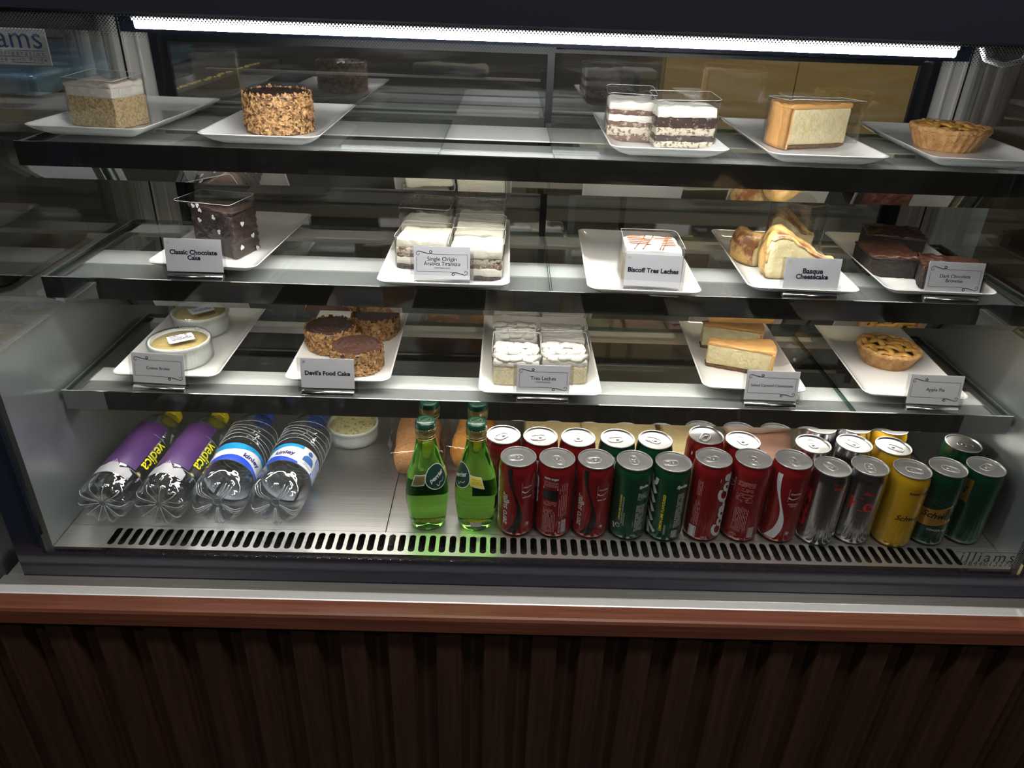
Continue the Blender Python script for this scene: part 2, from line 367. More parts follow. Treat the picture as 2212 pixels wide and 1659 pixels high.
# rear sliding doors
def frame_(x0, x1, z0, z1, y0, y1, w_):
    return cat(box(x0, x0+w_, y0, y1, z0, z1), box(x1-w_, x1, y0, y1, z0, z1), box(x0+w_, x1-w_, y0, y1, z0, z0+w_), box(x0+w_, x1-w_, y0, y1, z1-w_, z1))
d1 = obj('sliding_door', frame_(-.645, .012, .82, 1.412, .503, .512, .012), black_gasket, case)
obj('door_pane', box(-.633, .0, .505, .510, .832, 1.400), glass_back, d1)
d2 = obj('sliding_door', frame_(.000, .645, .82, 1.412, .514, .523, .010), black_gasket, case)
obj('door_pane', box(.010, .635, .516, .521, .830, 1.402), glass_back, d2)
obj('door_trim', cat(box(.014, .645, .510, .5135, 1.408, 1.4105)), steel_pol, d2)
obj('door_trim', cat(box(-.633, -.006, .5005, .5028, .8325, .836)), steel_pol, d1)
obj('rear_header', box(-.70, .70, .490, .53, 1.4125, 1.461), navy, case)
# cable of the light bar
obj('cable', tube([(.445, .03, 1.459), (.452, .03, 1.448), (.475, .032, 1.442), (.50, .04, 1.447), (.51, .05, 1.459)], .003, 8), P('white_cable', (.7, .7, .7), .4), case, True)
# maker's sticker on the pane, bottom right, and warning lines
stk = obj('maker_sticker', cat(rect2(-.052, .052, .0135, .0142), rect2(-.052, .052, -.0185, -.0178)), P('sticker_ink', (.05, .05, .052), .5), case, loc=(.672, -.00045, .769), rot=(pi/2, 0, 0))
obj('lettering', cat(move2(text('illiams', .026, sp=1.25, align='LEFT'), -.042, .004), move2(text('9844013275', .0125, sp=1.25), .004, -.0085)), P('sticker_ink', (.05, .05, .052), .5), stk)
# ================================================================= shelves
SH = [(1.298, .160, .457, 'top'), (1.1187, .137, .428, 'middle'), (.951, .110, .402, 'lowest')]
def shelf(i, panels):
    z, y0, yb, nm = SH[i]
    s = thing('glass_shelf', '%s glass shelf of the case with a dark mirror-steel front lip' % nm, 'shelf', (0, 0, 0), group='glass shelves of the display case')
    W_ = .712
    h = prism_x([(y0, z+.0015), (y0, z-.029), (y0+.045, z-.056), (y0+.0465, z-.0545), (y0+.0015, z-.0275), (y0+.0015, z+.0015)], -W_, W_)
    obj('front_lip', h, steel_lip, s)
    obj('lip_hem', prism_x([(y0-.0004, z+.0016), (y0-.0004, z+.0026), (y0+.0012, z+.0030), (y0+.0020, z+.0022), (y0+.0018, z+.0016)], -W_, W_), P('holder_steel', (.55, .55, .55), .18, 1), s)
    bw = (.097, .092, .054)[i]; lw = (.050, .062, .044)[i]; T_ = bw+lw
    obj('front_flange', box(-W_+.003, W_-.003, y0+.0016, y0+bw, z-.0135, z-.0115), shelf_white if i == 0 else shelf_grey, s)
    obj('light_box', cat(box(-W_+.003, W_-.003, y0+bw+.0003, y0+T_, z-.0125, z-.0095)), shelf_grey if i == 0 else shelf_white, s)
    lb = obj('light_strip', tf(box(-.665, .665, -.0055, .0055, -.0012, .0012), (0, y0+.0565, z-.0545), rx=0), emis('shelf_tube', (1, .95, .87), LED_SHELF), s, label='white light strip under the shelf')
    obj('light_cover', cat(prism_x([(y0+.0635, z-.0605), (y0+.0645, z-.0605), (y0+T_, z-.0145), (y0+T_-.0015, z-.0145)], -W_+.003, W_-.003), box(-W_+.003, W_-.003, y0+.047, y0+.0633, z-.0531, z-.0525)), P('white_lamp_gear', (.8, .8, .78), .4), s)
    obj('side_rail', cat(box(-W_, -W_+.0015, y0+.0016, yb, z-.022, z+.001), box(-W_, -W_+.012, y0+.0016, yb, z-.009, z-.0075)), steel, s)
    obj('side_rail', cat(box(W_-.0015, W_, y0+.0016, yb, z-.022, z+.001), box(W_-.012, W_, y0+.0016, yb, z-.009, z-.0075)), steel, s)
    d = (.122, .046, .022)[i]
    obj('rear_rail', cat(box(-W_+.002, W_-.002, yb-d, yb-.001, z-.0095, z-.0075), box(-W_+.002, W_-.002, yb-.003, yb-.001, z-.03, z-.0096)), P('pale_rail', (.84, .82, .79), .35, .2), s)
    for a, b in panels:
        g = obj('glass_panel', cat(rect2(a, b, y0+.002, yb), tf(rect2(a, b, y0+.002, yb), (0, 0, -.006))), glass_shelf, s, loc=(0, 0, z))
        obj('cut_edge', cat(box(a, a+.0006, y0+.003, yb-.0001, -.0058, -.0002), box(b-.0006, b, y0+.003, yb-.0001, -.0058, -.0002), box(a+.001, b-.001, yb-.0006, yb, -.0058, -.0002)), glass_edge, g)
    return s
shelf(0, [(-.709, -.1565), (.0, .709)])
shelf(1, [(-.709, .004), (.006, .709)])
shelf(2, [(-.709, -.002), (.0, .474), (.476, .709)])
# ================================================================= what stands behind and beside the case
t = thing('prep_bench', 'stainless steel prep bench behind the case at the left', 'bench', (-1.35, 1.30, 0))
obj('bench_top', box(-.55, .50, -.56, .60, 1.20, 1.245), steel, t)
obj('bench_body', box(-.52, .46, -.52, .58, 0, 1.1995), P('dim_steel', (.2, .2, .2), .4, .8), t)
rr = random.Random(3)
cr = cat(*[tf(box(-.004, .004, -.003, .003, 0, .003), (.475-rr.random()*.012, -.5+k*.02+rr.random()*.01, 1.2452), rz=rr.random()*3) for k in range(48)])
tag(obj('crumbs', cr, P('yellow_crumbs', (.75, .6, .2), .7)), 'line of pale crumbs along the edge of the steel prep bench', 'crumbs', kind='stuff').location = (-1.35, 1.30, 0)
g = rgrid(.62, .92, .045, .01, .03, amp=.006, freq=18, seed=2)
tag(obj('film_wrapped_tray', g, P('blue_film', (.07, .17, .30), .18, var=.5, vscale=9, coat=.8), smooth=True, loc=(-1.40, 1.34, 1.248)), 'blue film-wrapped tray lying on the steel prep bench', 'tray')
t = thing('maker_sign', 'small white sign with blue maker name seen through the left side glass', 'sign', (-1.098, .765, 1.246))
obj('sign_board', tf(rgrid(.236, .003, .067, .0014, .03), (0, 0, .080)), P('sign_white', (.52, .55, .60), .4), t)
obj('stand', cat(box(-.004, .004, -.0012, .0012, 0, .0795), box(-.05, .05, -.03, .03, 0, .002)), sleeve_m, t)
obj('lettering', tf(cat(move2(text('Williams', .058, align='RIGHT', sp=1.02), .110, .014), rect2(-.11, .11, -.0085, -.0077), rect2(-.11, .11, -.0195, -.0188)), (0, -.0022, .115), rx=pi/2), P('sign_blue', (.02, .06, .25), .5), t)
obj('small_print', tf(cat(move2(text('refrigeration', .012, align='RIGHT', sp=1.6), .108, -.0135), move2(text('cooling with Pride', .011, align='RIGHT', sp=1.5), .110, -.0250), move2(lines_block(.21, .003, 1, 4), 0, -.0300)), (0, -.0022, .115), rx=pi/2), P('sign_grey', (.10, .10, .14), .5), t)
t = thing('kitchen_cabinet', 'ochre yellow kitchen cabinet standing behind the right rear door', 'cabinet', (.71, 1.42, 0))
obj('cabinet_body', box(-.36, .37, -.10, .35, .0, 1.42), P('ochre_laminate', (.52, .37, .14), .45, var=.12, vscale=2), t)
obj('cabinet_door', cat(box(-.352, .004, -.112, -.1005, .1, 1.40), box(.007, .362, -.112, -.1005, .1, 1.40)), P('ochre_laminate', (.36, .235, .075), .45), t)
t = thing('kitchen_shelf_rack', 'steel rail rack seen through the upper rear glass', 'rack', (-.19, .86, 0))
for zz, dx in ((1.252, 0), (1.243, 0), (1.318, .10)):
    obj('rail', box(-.62+dx, .20, -.004, .004, zz, zz+.0045), P('pale_edge_strip', (.75, .70, .66), .35, .4), t)
for xx in (-.62, .20, .40): obj('upright', box(xx-.006, xx+.006, -.006, .006, 0, 1.34), dark_plastic, t)
obj('rail', box(.207, .60, -.004, .004, 1.2545, 1.259), P('pale_edge_strip', (.75, .70, .66)), t)
obj('towel', tf(rgrid(.16, .05, .022, .008, .012, amp=.004, freq=30, seed=4), (-.0, 0, 1.326)), P('grey_cloth', (.12, .11, .10), .8), t)
t = thing('grey_appliance', 'tall grey appliance behind the right rear door, under the ochre cabinet line', 'appliance', (.33, 1.0, 0))
obj('appliance_body', box(-.22, .80, -.04, .16, 0, 1.165), P('grey_appliance', (.42, .47, .50), .35), t)
t = thing('side_counter', 'dull steel side counter left of the display case', 'counter', (-1.3, .45, 0))
obj('counter_top', box(-.48, .49, -.464, .26, .975, 1.0), steel, t)
obj('counter_body', box(-.48, .485, -.46, .25, 0, .9745), steel_matt, t)
t = thing('cash_drawer', 'black flat cash drawer on the side counter', 'till', (-1.12, .53, 1.0005))
obj('drawer_body', rgrid(.36, .30, .055, .012, .05), dark_plastic, t, True)
obj('drawer_front', tf(rgrid(.34, .006, .04, .002, .05), (0, -.154, .008)), P('dark_grey_plastic', (.04, .04, .045), .35), t, True)
# ================================================================= plates
def rrect(hx, hy, rc, z, n=6):
    rc = max(min(rc, hx*.98, hy*.98), .0005); o = []
    for cx, cy_, a0 in ((hx-rc, hy-rc, 0), (-hx+rc, hy-rc, pi/2), (-hx+rc, -hy+rc, pi), (hx-rc, -hy+rc, 1.5*pi)):
        for i in range(n+1):
            a = a0+pi/2*i/n; o.append((cx+rc*cos(a), cy_+rc*sin(a), z))
    return o
def loft(loops):
    n = len(loops[0]); V = [p for l in loops for p in l]; F = []
    for i in range(len(loops)-1):
        for k in range(n): F.append((i*n+k, i*n+(k+1) % n, (i+1)*n+(k+1) % n, (i+1)*n+k))
    F.append(tuple(reversed(range(n)))); F.append(tuple(range((len(loops)-1)*n, len(loops)*n)))
    return V, F
def plate_mesh(w_, l_, h=.0185):
    hx, hy = w_/2, l_/2; L_ = []
    for ins, z in ((.036, 0), (.033, 0), (.024, .002), (.012, .0075), (.003, .0145), (.0005, h-.0015), (0, h-.0006), (.0006, h), (.0022, h), (.0035, h-.0012), (.012, .0105), (.020, .0070), (.027, .0056), (.040, .0052)):
        zz = [(x, y, z) for x, y, _ in rrect(hx-ins, hy-ins, max(.014-ins*.25, .004), z)]
        if z > .01: zz = [(x, y, z-.0022*(1-(min(1, abs(x)/hx)**6)*(min(1, abs(y)/hy)**6))*(z/h)) for x, y, z in zz]
        L_.append(zz)
    return loft(L_)
PL = [(.163, .30, [(-.633, .340, -.02, 0, 'beneath the coffee-cream slice, top shelf far left'), (-.398, .322, .01, 0, 'beneath the single nut-coated cake on the top shelf'), (.158, .328, -.01, 0, 'beneath the two chocolate layered squares on the top shelf'), (.372, .316, -.02, 0, 'beneath the caramel cheesecake on the top shelf'), (.604, .326, -.07, 0, 'beneath the pie on the top shelf, far right')]),
      (.160, .282, [(-.489, .302, -.06, 1, 'beneath the chocolate cake wedge'), (.137, .256, -.03, 1, 'half empty, beneath the square with caramel drizzle'), (.370, .279, -.04, 1, 'beneath the burnt-top cheesecake wedges'), (.572, .286, -.04, 1, 'beneath the brownies'),
                    (-.573, .280, .01, 2, 'beneath the custard ramekins, lowest shelf far left'), (-.314, .280, .015, 2, 'beneath three nut-coated cakes on the lowest shelf'), (.335, .288, -.05, 2, 'beneath the caramel cheesecake on the lowest shelf'), (.584, .279, -.06, 2, 'beneath the lattice pie on the lowest shelf, far right')]),
      (.186, .325, [(-.148, .282, .0, 1, 'wide one beneath the wrapped tiramisu squares'), (-.004, .277, .0, 2, 'wide one beneath the four piped cream squares')])]
for w_, l_, spots in PL:
    g = plate_mesh(w_, l_); me = None
    for x, y, rz, sh, lab in spots:
        if me is None: o = obj('rectangular_plate', g, porcelain, smooth=True, auto=True); me = o.data
        else: o = bpy.data.objects.new('rectangular_plate', me); COL.objects.link(o)
        o.location = (x, y, SH[sh][0]+.0002); o.rotation_euler = (0, 0, rz)
        tag(o, 'white rectangular plate '+lab, 'plate', 'white rectangular plates on the glass shelves')
PZ = .0056
# ================================================================= cake materials
cream = P('whipped_cream', (.78, .75, .67), .5, bump=.8, bscale=75, bstretch=(1, 3.5, 2), sss=.15, var=.06, vscale=90)
cream_p = P('pale_cream', (.82, .78, .65), .5, bump=.7, bscale=60, bstretch=(1, 4, 2), sss=.15, var=.06, vscale=80)
sponge_y = P('yellow_sponge', (.80, .70, .42), .7, bump=.8, bscale=420, var=.25, vscale=260, sss=.1)
sponge_c = P('coffee_sponge', (.72, .55, .29), .7, bump=.9, bscale=420, vscale=330, col2=(.40, .29, .15), thr=(.38, .55), sss=.08)
sponge_d = P('dark_sponge', (.045, .026, .020), .75, bump=1, bscale=300, vscale=190, col2=(.34, .26, .19), thr=(.32, .42))
sponge_m = P('coffee_soaked_sponge', (.17, .10, .075), .7, bump=.8, bscale=380, vscale=170, col2=(.50, .40, .31), thr=(.36, .44))
mixed = P('crumbly_cream_layer', (.62, .54, .42), .6, bump=.7, bscale=340, vscale=200, col2=(.13, .09, .06), thr=(.40, .50))
choc = P('chocolate_crumb', (.030, .014, .009), .55, bump=.9, bscale=300, var=.5, vscale=140)
choc_f = P('chocolate_frosting', (.050, .032, .027), .32, bump=.25, bscale=70, spec=.5)
glaze = P('chocolate_glaze', (.075, .036, .028), .16, coat=.5, spec=.6)
flake = P('toasted_almond_flakes', (.44, .25, .105), .5, vscale=150, col2=(.13, .055, .02), thr=(.36, .56), spec=.4)
cheese = P('baked_cheesecake', (.80, .71, .44), .55, bump=.8, bscale=110, vscale=70, col2=(.70, .58, .30), thr=(.32, .6), sss=.12)
caramel = P('caramel_topping', (.74, .40, .14), .3, bump=.12, bscale=70, var=.12, vscale=50, coat=.25, sss=.1)
biscuit = P('biscuit_base', (.22, .105, .045), .8, bump=.9, bscale=420, var=.5, vscale=250)
burnt = P('burnt_cheesecake_top', (.78, .52, .20), .35, vscale=34, col2=(.20, .075, .03), thr=(.38, .56), bump=.4, bscale=80, coat=.4, sss=.1)
brown_top = P('brownie_crust', (.060, .022, .014), .30, bump=.9, bscale=110, var=.5, vscale=120, coat=.25, spec=.6)
brown_side = P('brownie_side', (.030, .020, .017), .7, bump=1, bscale=330, var=.5, vscale=160)
pastry = P('shortcrust_pastry', (.66, .39, .17), .6, bump=.8, bscale=260, vscale=70, col2=(.46, .22, .07), thr=(.35, .6))
pastry_t = P('glazed_lattice', (.66, .37, .085), .3, bump=.4, bscale=140, vscale=60, col2=(.42, .17, .03), thr=(.30, .6), coat=.5)
filling = P('apple_filling', (.10, .055, .03), .2, var=.5, vscale=90, bump=.5, bscale=80, coat=.6)
drizzle = P('caramel_drizzle', (.27, .10, .04), .3)
white_sug = P('white_heart_sugar', (.8, .8, .82), .5)
def collar(w_, d, h, rc=.007, seed=0, amp=.003, gap=None):
    lp = rrect(w_/2, d/2, rc, 0, 4); n = len(lp); V, F = [], []; rr = 9
    for j in range(rr):
        for k, (x, y, _) in enumerate(lp):
            q = noise.noise(Vector((x*30, y*30, j*.5+seed*5))); f = 1+(.02*j/rr*q)
            z = h*j/(rr-1)
            if j == rr-1: z += amp*2*noise.noise(Vector((x*32, y*32, seed*3)))+.05*y
            V.append((x*f, y*f, z))
    for j in range(rr-1):
        for k in range(n):
            F.append((j*n+k, j*n+(k+1) % n, (j+1)*n+(k+1) % n, (j+1)*n+k))
    return V, F
def wrapped(t, g):
    o = obj('acetate_wrap', g, acetate, t, True); n = 20
    obj('wrap_edge_highlight', tube(g[0][-n:], .00028, 5, closed=True), rim_highlight, o, True); return o  # pale tube added as a painted highlight along the wrap's top edge
def shell(g, pred, th=.0012, amp=.0006, seed=0):
    """skin over the faces of g chosen by pred(normal, centre)"""
    V = [Vector(v) for v in g[0]]; N_ = [Vector((0, 0, 0)) for _ in V]; keep = []
    for f in g[1]:
        n = (V[f[2]]-V[f[0]]).cross(V[f[3 % len(f)]]-V[f[1]]); nn = n.normalized(); c = sum((V[i] for i in f), Vector())/len(f)
        for i in f: N_[i] += n
        if pred(nn, c): keep.append(f)
    idx = {}; A = []; B = []
    for f in keep:
        for i in f:
            if i not in idx:
                idx[i] = len(A); n = N_[i].normalized(); k = th+amp*noise.noise(V[i]*130+Vector((seed, 0, 0)))
                A.append(tuple(V[i]+n*k)); B.append(tuple(V[i]-n*.0008))
    F = [tuple(idx[i] for i in f) for f in keep]; m = len(A); E_ = {}
    for f in F:
        for a, b in zip(f, f[1:]+f[:1]): E_[(a, b)] = 1
    side = [(a, a+m, b+m, b) for (a, b) in E_ if (b, a) not in E_]
    return A+B, F+side
def layered(name, label, loc, rz, w_, d, layers, wrap_h=None, seed=0, group=None, cat_='cake', amp=.0016):
    t = thing(name, label, cat_, loc, rz, group); z = 0
    for i, (pn, h, m, am) in enumerate(layers):
        last = i == len(layers)-1
        g = rgrid(w_, d, h+.0012, .0022 if not last else .0035, .0042, amp=amp*am, freq=150, seed=seed*10+i, z0=z, topamp=.0035 if last else 0, topfreq=45)
        s_ = 1-.012*((i*7+seed) % 3)
        obj(pn, warp(g, lambda x, y, zz: (x*s_, y*s_, zz)), m, t, True); z += h
    if wrap_h: wrapped(t, collar(w_+.005, d+.005, wrap_h, seed=seed))
    return t
z1, z2, z3 = [SH[i][0]+PZ for i in range(3)]
# --- top shelf
layered('cream_cake_slice', 'coffee-speckled sponge slice with thick white cream in a clear wrap, far left', (-.640, .283, z1), radians(-17), .082, .064, [('sponge_layer', .040, sponge_c, .7), ('cream_layer', .0125, cream, .5), ('cream_topping', .006, P('beige_cream', (.78, .70, .60), .55, bump=.4, bscale=150), 1.5)], .066, seed=1)
tir = [('sponge_base', .008, sponge_m, 1), ('cream_layer', .012, mixed, 1), ('sponge_layer', .007, sponge_m, 1.4), ('cream_layer', .010, cream, 1.2), ('sponge_layer', .006, sponge_m, 1.2), ('cream_topping', .012, cream, .8)]
layered('tiramisu_square', 'pale tiramisu square in tall clear wrap, behind left on the top shelf plate', (.116, .312, z1), radians(-4), .066, .066, tir, .068, seed=2, group='tiramisu squares')
tid = [('cream_base', .008, mixed, 1), ('sponge_layer', .008, sponge_d, 1), ('cream_layer', .011, mixed, 1.2), ('sponge_layer', .013, sponge_d, 1.2), ('cream_topping', .014, cream, .8)]
layered('tiramisu_square', 'dark chocolate-layered square topped with white cream, in front right of the pale tiramisu', (.187, .277, z1), radians(2), .086, .062, tid, .066, seed=3, group='tiramisu squares')
def wedge(w_, L_, h, tip=.3, r=.003, step=.005, amp=.0008, seed=0, z0=0, topamp=0, bulge=.006, tall=0, drop=0):
    """slice: pointed tip at -x, curved rim at +x"""
    g = rgrid(L_, w_, h, r, step, amp=amp, freq=150, seed=seed, z0=z0, topamp=topamp, topfreq=60)
    def f(x, y, z):
        u = x/L_+.5; k = tip+(1-tip)*u; yy = y*k; xx = x+bulge*u*(1-(2*y/w_)**2)
        zz = z0+(z-z0)*(1+tall*max(0, u-.35)**2*2.3-drop*(1-u))
        return xx, yy, zz
    return warp(g, f)
def cheesecake(name, label, loc, rz, w_, L_, hb, hc, ht, seed, wrap_g=None, group=None):
    t = thing(name, label, 'cheesecake', loc, rz, group)
    obj('biscuit_base', wedge(w_+.001, L_+.001, hb, seed=seed, amp=.0016), biscuit, t, True)
    obj('cheesecake_filling', wedge(w_, L_, hc, seed=seed+1, z0=hb, amp=.0007), cheese, t, True)
    obj('caramel_topping', wedge(w_+.003, L_+.003, ht, seed=seed+2, z0=hb+hc-.0012, topamp=.003, amp=.0010), caramel, t, True)
    # caramel running down the rim
    V, F = [], []; ny, nz = 12, 8
    for j in range(nz+1):
        for i in range(ny+1):
            y = (w_+.003)*(i/ny-.5); q = noise.noise(Vector((y*80, j*.6, seed)))
            V.append((L_/2+.0065*(1-(2*y/(w_+.003))**2)+.0012+.001*q, y, .001+(hb+hc)*j/nz))
    n1 = (ny+1)*(nz+1); V += [(x-.004, y, z) for x, y, z in V]
    for j in range(nz):
        for i in range(ny):
            a = j*(ny+1)+i; F.append((a, a+1, a+ny+2, a+ny+1)); F.append((n1+a, n1+a+ny+1, n1+a+ny+2, n1+a+1))
    for j in range(nz):
        for a in (j*(ny+1), j*(ny+1)+ny): F.append((a, a+ny+1, n1+a+ny+1, n1+a))
    for i in range(ny):
        F.append((i, n1+i, n1+i+1, i+1)); a = nz*(ny+1)+i; F.append((a, a+1, n1+a+1, n1+a))
    obj('caramel_rim', (V, F), caramel, t, True)
    if wrap_g: wrapped(t, wrap_g)
    return t
cheesecake('caramel_cheesecake_slice', 'caramel-topped cheesecake slice in clear wrap on the top shelf', (.384, .296, z1), radians(190), .062, .106, .006, .050, .007, 11, wrap_g=tf(collar(.118, .075, .066, seed=4), (0, .0, 0)))
def drum(name, label, loc, r, h, seed, rz=0, squash=1.0):
    t = thing(name, label, 'cake', loc, rz, 'nut-coated round chocolate cakes')
    obj('cake_core', lathe([(0, 0), (r-.003, 0), (r-.002, .002), (r-.002, h-.002), (r-.004, h-.001), (0, h-.001)], 40), P('nutty_chocolate', (.16, .085, .04), .6, bump=.8, bscale=300), t, True)
    def top(rr_, z, a): return rr_, z+.00045*sin(a+rr_*620)*min(1, rr_/.008)
    obj('chocolate_glaze', lathe([(r-.001, h-.004), (r-.0002, h-.001), (r-.0015, h+.0004)]+[(r*q, h+.0009) for q in (.93, .87, .81, .75, .69, .63, .57, .51, .45, .39, .33, .27, .21, .15, .09, .04)]+[(0, h+.0009)], 56, top), glaze, t, True)
    rr = random.Random(seed); V, F = [], []
    for k in range(1700):
        a = rr.uniform(0, 2*pi); z = rr.uniform(.0015, h+.0018); s = rr.uniform(.0016, .0046); R_ = r-.0015+rr.uniform(0, .0028)
        if z > h-.0008: R_ -= rr.uniform(0, .005)*rr.random(); z = h+rr.uniform(-.001, .0015)
        n = Vector((sin(a), -cos(a), 0)); u = Vector((cos(a), sin(a), 0)); v = Vector((0, 0, 1))
        ro = rr.uniform(0, pi); u, v = u*cos(ro)+v*sin(ro), -u*sin(ro)+v*cos(ro)
        tl = rr.uniform(-.6, .6); v = (v+n*tl).normalized(); u = (u+n*rr.uniform(-.5, .5)).normalized()
        c0 = n*R_+Vector((0, 0, max(z, s*.9))); b = len(V); e = rr.uniform(.5, .9)
        for (p, q) in ((-1, -.3), (-.3, -e), (.8, -.6), (1, .4), (.1, e), (-.8, .6)): V.append(tuple(c0+u*s*p+v*s*q*.75))
        V.append(tuple(c0+n*.0009)); 
        for i in range(6): F.append((b+i, b+(i+1) % 6, b+6))
    obj('nut_flakes', (V, F), flake, t, False, kind='stuff')
    return t
drum('nut_coated_cake', 'round chocolate cake coated in nut flakes, alone on the top shelf plate', (-.394, .278, z1), .0475, .053, 5)
def pie(name, label, loc, rb, rt, h, seed, rz=0):
    t = thing(name, label, 'pie', loc, rz, 'lattice apple pies')
    N_ = 26
    def fl(r, z, a):
        k = .045*abs(cos(a*N_/2)) if r > rb*.8 and z > .001 else 0
        return r*(1-k)+.0008*noise.noise(Vector((r*sin(a), r*cos(a), z))*150+Vector((seed, 0, 0))), z
    obj('pastry_shell', lathe([(0, 0), (rb*.97, 0), (rb, .002), (rb+(rt-rb)*.35, h*.35), (rb+(rt-rb)*.7, h*.7), (rt, h*.97), (rt+.0005, h+.0015), (rt-.004, h+.003), (rt-.008, h+.0005), (rt-.009, h-.004), (0, h-.004)], 156, fl), pastry, t, True)
    obj('pie_filling', lathe([(rt-.0095, h-.0035), (rt-.02, h+.0005), (rt*.4, h+.003), (0, h+.0035)], 40, lambda r, z, a: (r, z+.001*noise.noise(Vector((r*sin(a), r*cos(a), 0))*200))), filling, t, True)
    def strip(c, ang, ph, nm):
        half = sqrt(max(rt**2-c**2, 0))-.002; V, F = [], []; n = 30; wd = .0060
        for i in range(n+1):
            s = -half+2*half*i/n; rr_ = hypot(s, c)
            zb = h+.0045*(1-(rr_/rt)**2)+.0022+.0016*sin(s/.0165*pi+ph); zb += .0006*noise.noise(Vector((s*90, c*90, seed)))
            ww = wd*(1+.15*noise.noise(Vector((s*60, c*50, seed+3))))
            for (dy, dz) in ((-ww, -.002), (-ww*.85, .0004), (0, .0014), (ww*.85, .0004), (ww, -.002)):
                x, y = s, c+dy; V.append((x*cos(ang)-y*sin(ang), x*sin(ang)+y*cos(ang), zb+dz))
        for i in range(n):
            for k in range(4): a = i*5+k; F.append((a, a+1, a+6, a+5))
            F.append((i*5, i*5+5, i*5+9, i*5+4))
        F += [(4, 3, 2, 1, 0), tuple(n*5+k for k in range(5))]
        obj('lattice_strip', (V, F), pastry_t, t, True)
    cs = [k*rt*.44 for k in (-1.5, -.5, .5, 1.5)]
    for i, c in enumerate(cs): strip(c, .5, i*pi, 'a'); strip(c, .5+radians(75), i*pi+pi/2, 'b')
    rm = [( (rt-.0035)*sin(2*pi*k/90), -(rt-.0035)*cos(2*pi*k/90), h+.0018+.0008*cos(k*13)) for k in range(90)]
    obj('crimped_rim', tube(rm, [.0042+.0009*sin(k*2.1) for k in range(90)], 8, closed=True), pastry, t, True)
    return t
pie('apple_pie', 'small fluted lattice pie on the top shelf, far right', (.603, .318, z1), .043, .056, .028, 1, .3)
# --- middle shelf
t = thing('chocolate_cake_wedge', 'dark chocolate cake wedge with rippled frosting and white heart sprinkles in clear wrap', 'cake', (-.500, .262, z2), radians(-16))
obj('cake_crumb', wedge(.060, .082, .066, tip=.25, seed=21, amp=.0018, bulge=.003), choc, t, True)
def rip(g): return warp(g, lambda x, y, z: (x+.0014*sin(z*560+y*30), y, z))
obj('rim_frosting', rip(tf(rgrid(.007, .064, .066, .003, .0028, amp=.0006, freq=100, seed=22), (.0425, 0, 0))), choc_f, t, True)
obj('top_frosting', wedge(.063, .090, .006, tip=.25, seed=23, amp=.0012, z0=.0655, topamp=.003, bulge=.003), choc_f, t, True)
def heart(s):
    p = [(s*.062*16*sin(a)**3, s*.062*(13*cos(a)-5*cos(2*a)-2*cos(3*a)-cos(4*a))) for a in [2*pi*k/22 for k in range(22)]]
    V = [(x, y, 0) for x, y in p]+[(x, y, .0005) for x, y in p]; n = 22
    return V, [tuple(reversed(range(n))), tuple(range(n, 2*n))]+[(i, (i+1) % n, n+(i+1) % n, n+i) for i in range(n)]
for (x, y, z, ro) in ((.0482, -.010, .050, .2), (.0482, .012, .026, -.2), (.0482, -.018, .016, 3.0), (.0482, .020, .004, .5)):
    obj('heart_sprinkle', tf(tf(heart(.0044), rx=0), (0, 0, 0)), white_sug, t, loc=(x, y, z), rot=(pi/2+.0, ro, pi/2))
for (x, z, ro) in ((-.030, .070, .3), (-.020, .0725, 2.2), (-.016, .066, 3.3), (.012, .060, 1.0), (-.02, .050, .4), (.02, .040, 1.9)):
    obj('heart_sprinkle', heart(.0040), white_sug, t, loc=(x, -.0325*(.25+.75*(x/.082+.5))-.0022, z), rot=(pi/2, ro, radians(-15)))
wrapped(t, collar(.094, .066, .082, rc=.004, seed=7))
t2 = [('sponge_base', .007, sponge_d, 1), ('cream_layer', .011, cream_p, 1.2), ('sponge_layer', .006, sponge_m, 1.4), ('cream_layer', .008, mixed, 1.0), ('cream_topping', .014, cream_p, .7)]
for k, (x, y, wh, lab) in enumerate([(-.183, .232, .052, 'tiramisu square, front one of the left column on the wide plate'), (-.186, .306, .074, 'tiramisu square in tall wrap, back one of the left column'), (-.103, .194, .056, 'tiramisu square, front one of the right column, behind the flourished card'),
                                     (-.102, .266, .058, 'tiramisu square, middle one of the right column'), (-.102, .338, .086, 'tiramisu square in the tallest wrap, at the back of the right column')]):
    layered('tiramisu_square', lab, (x, y, z2), radians(-6 if k < 2 else -2), .074, .064, t2, wh, seed=30+k, group='tiramisu squares')
t = layered('drizzled_cream_cake', 'white cream cake square with crossed caramel drizzle lines in clear wrap', (.150, .194, z2), radians(-1), .080, .070, [('sponge_layer', .032, sponge_y, .6), ('cream_topping', .022, P('smooth_white_cream', (.84, .83, .80), .35, bump=.1, bscale=90), .3)], .062, seed=40)
dr = [[(-.034, .027-i*.0085+.0), (.032, .018-i*.0085)] for i in range(5)]+[[(-.030+i*.004, -.034), (-.006+i*.004, .030)] for i in (0, 3)]+[[(.006+i*.004, -.034), (.026+i*.004, .030)] for i in (0, 1)]
for p in dr: obj('caramel_drizzle', tube([(p[0][0]+(p[1][0]-p[0][0])*q/8, p[0][1]+(p[1][1]-p[0][1])*q/8, .0560+.0006*sin(q)) for q in range(9)], .0009, 6), drizzle, t, True)
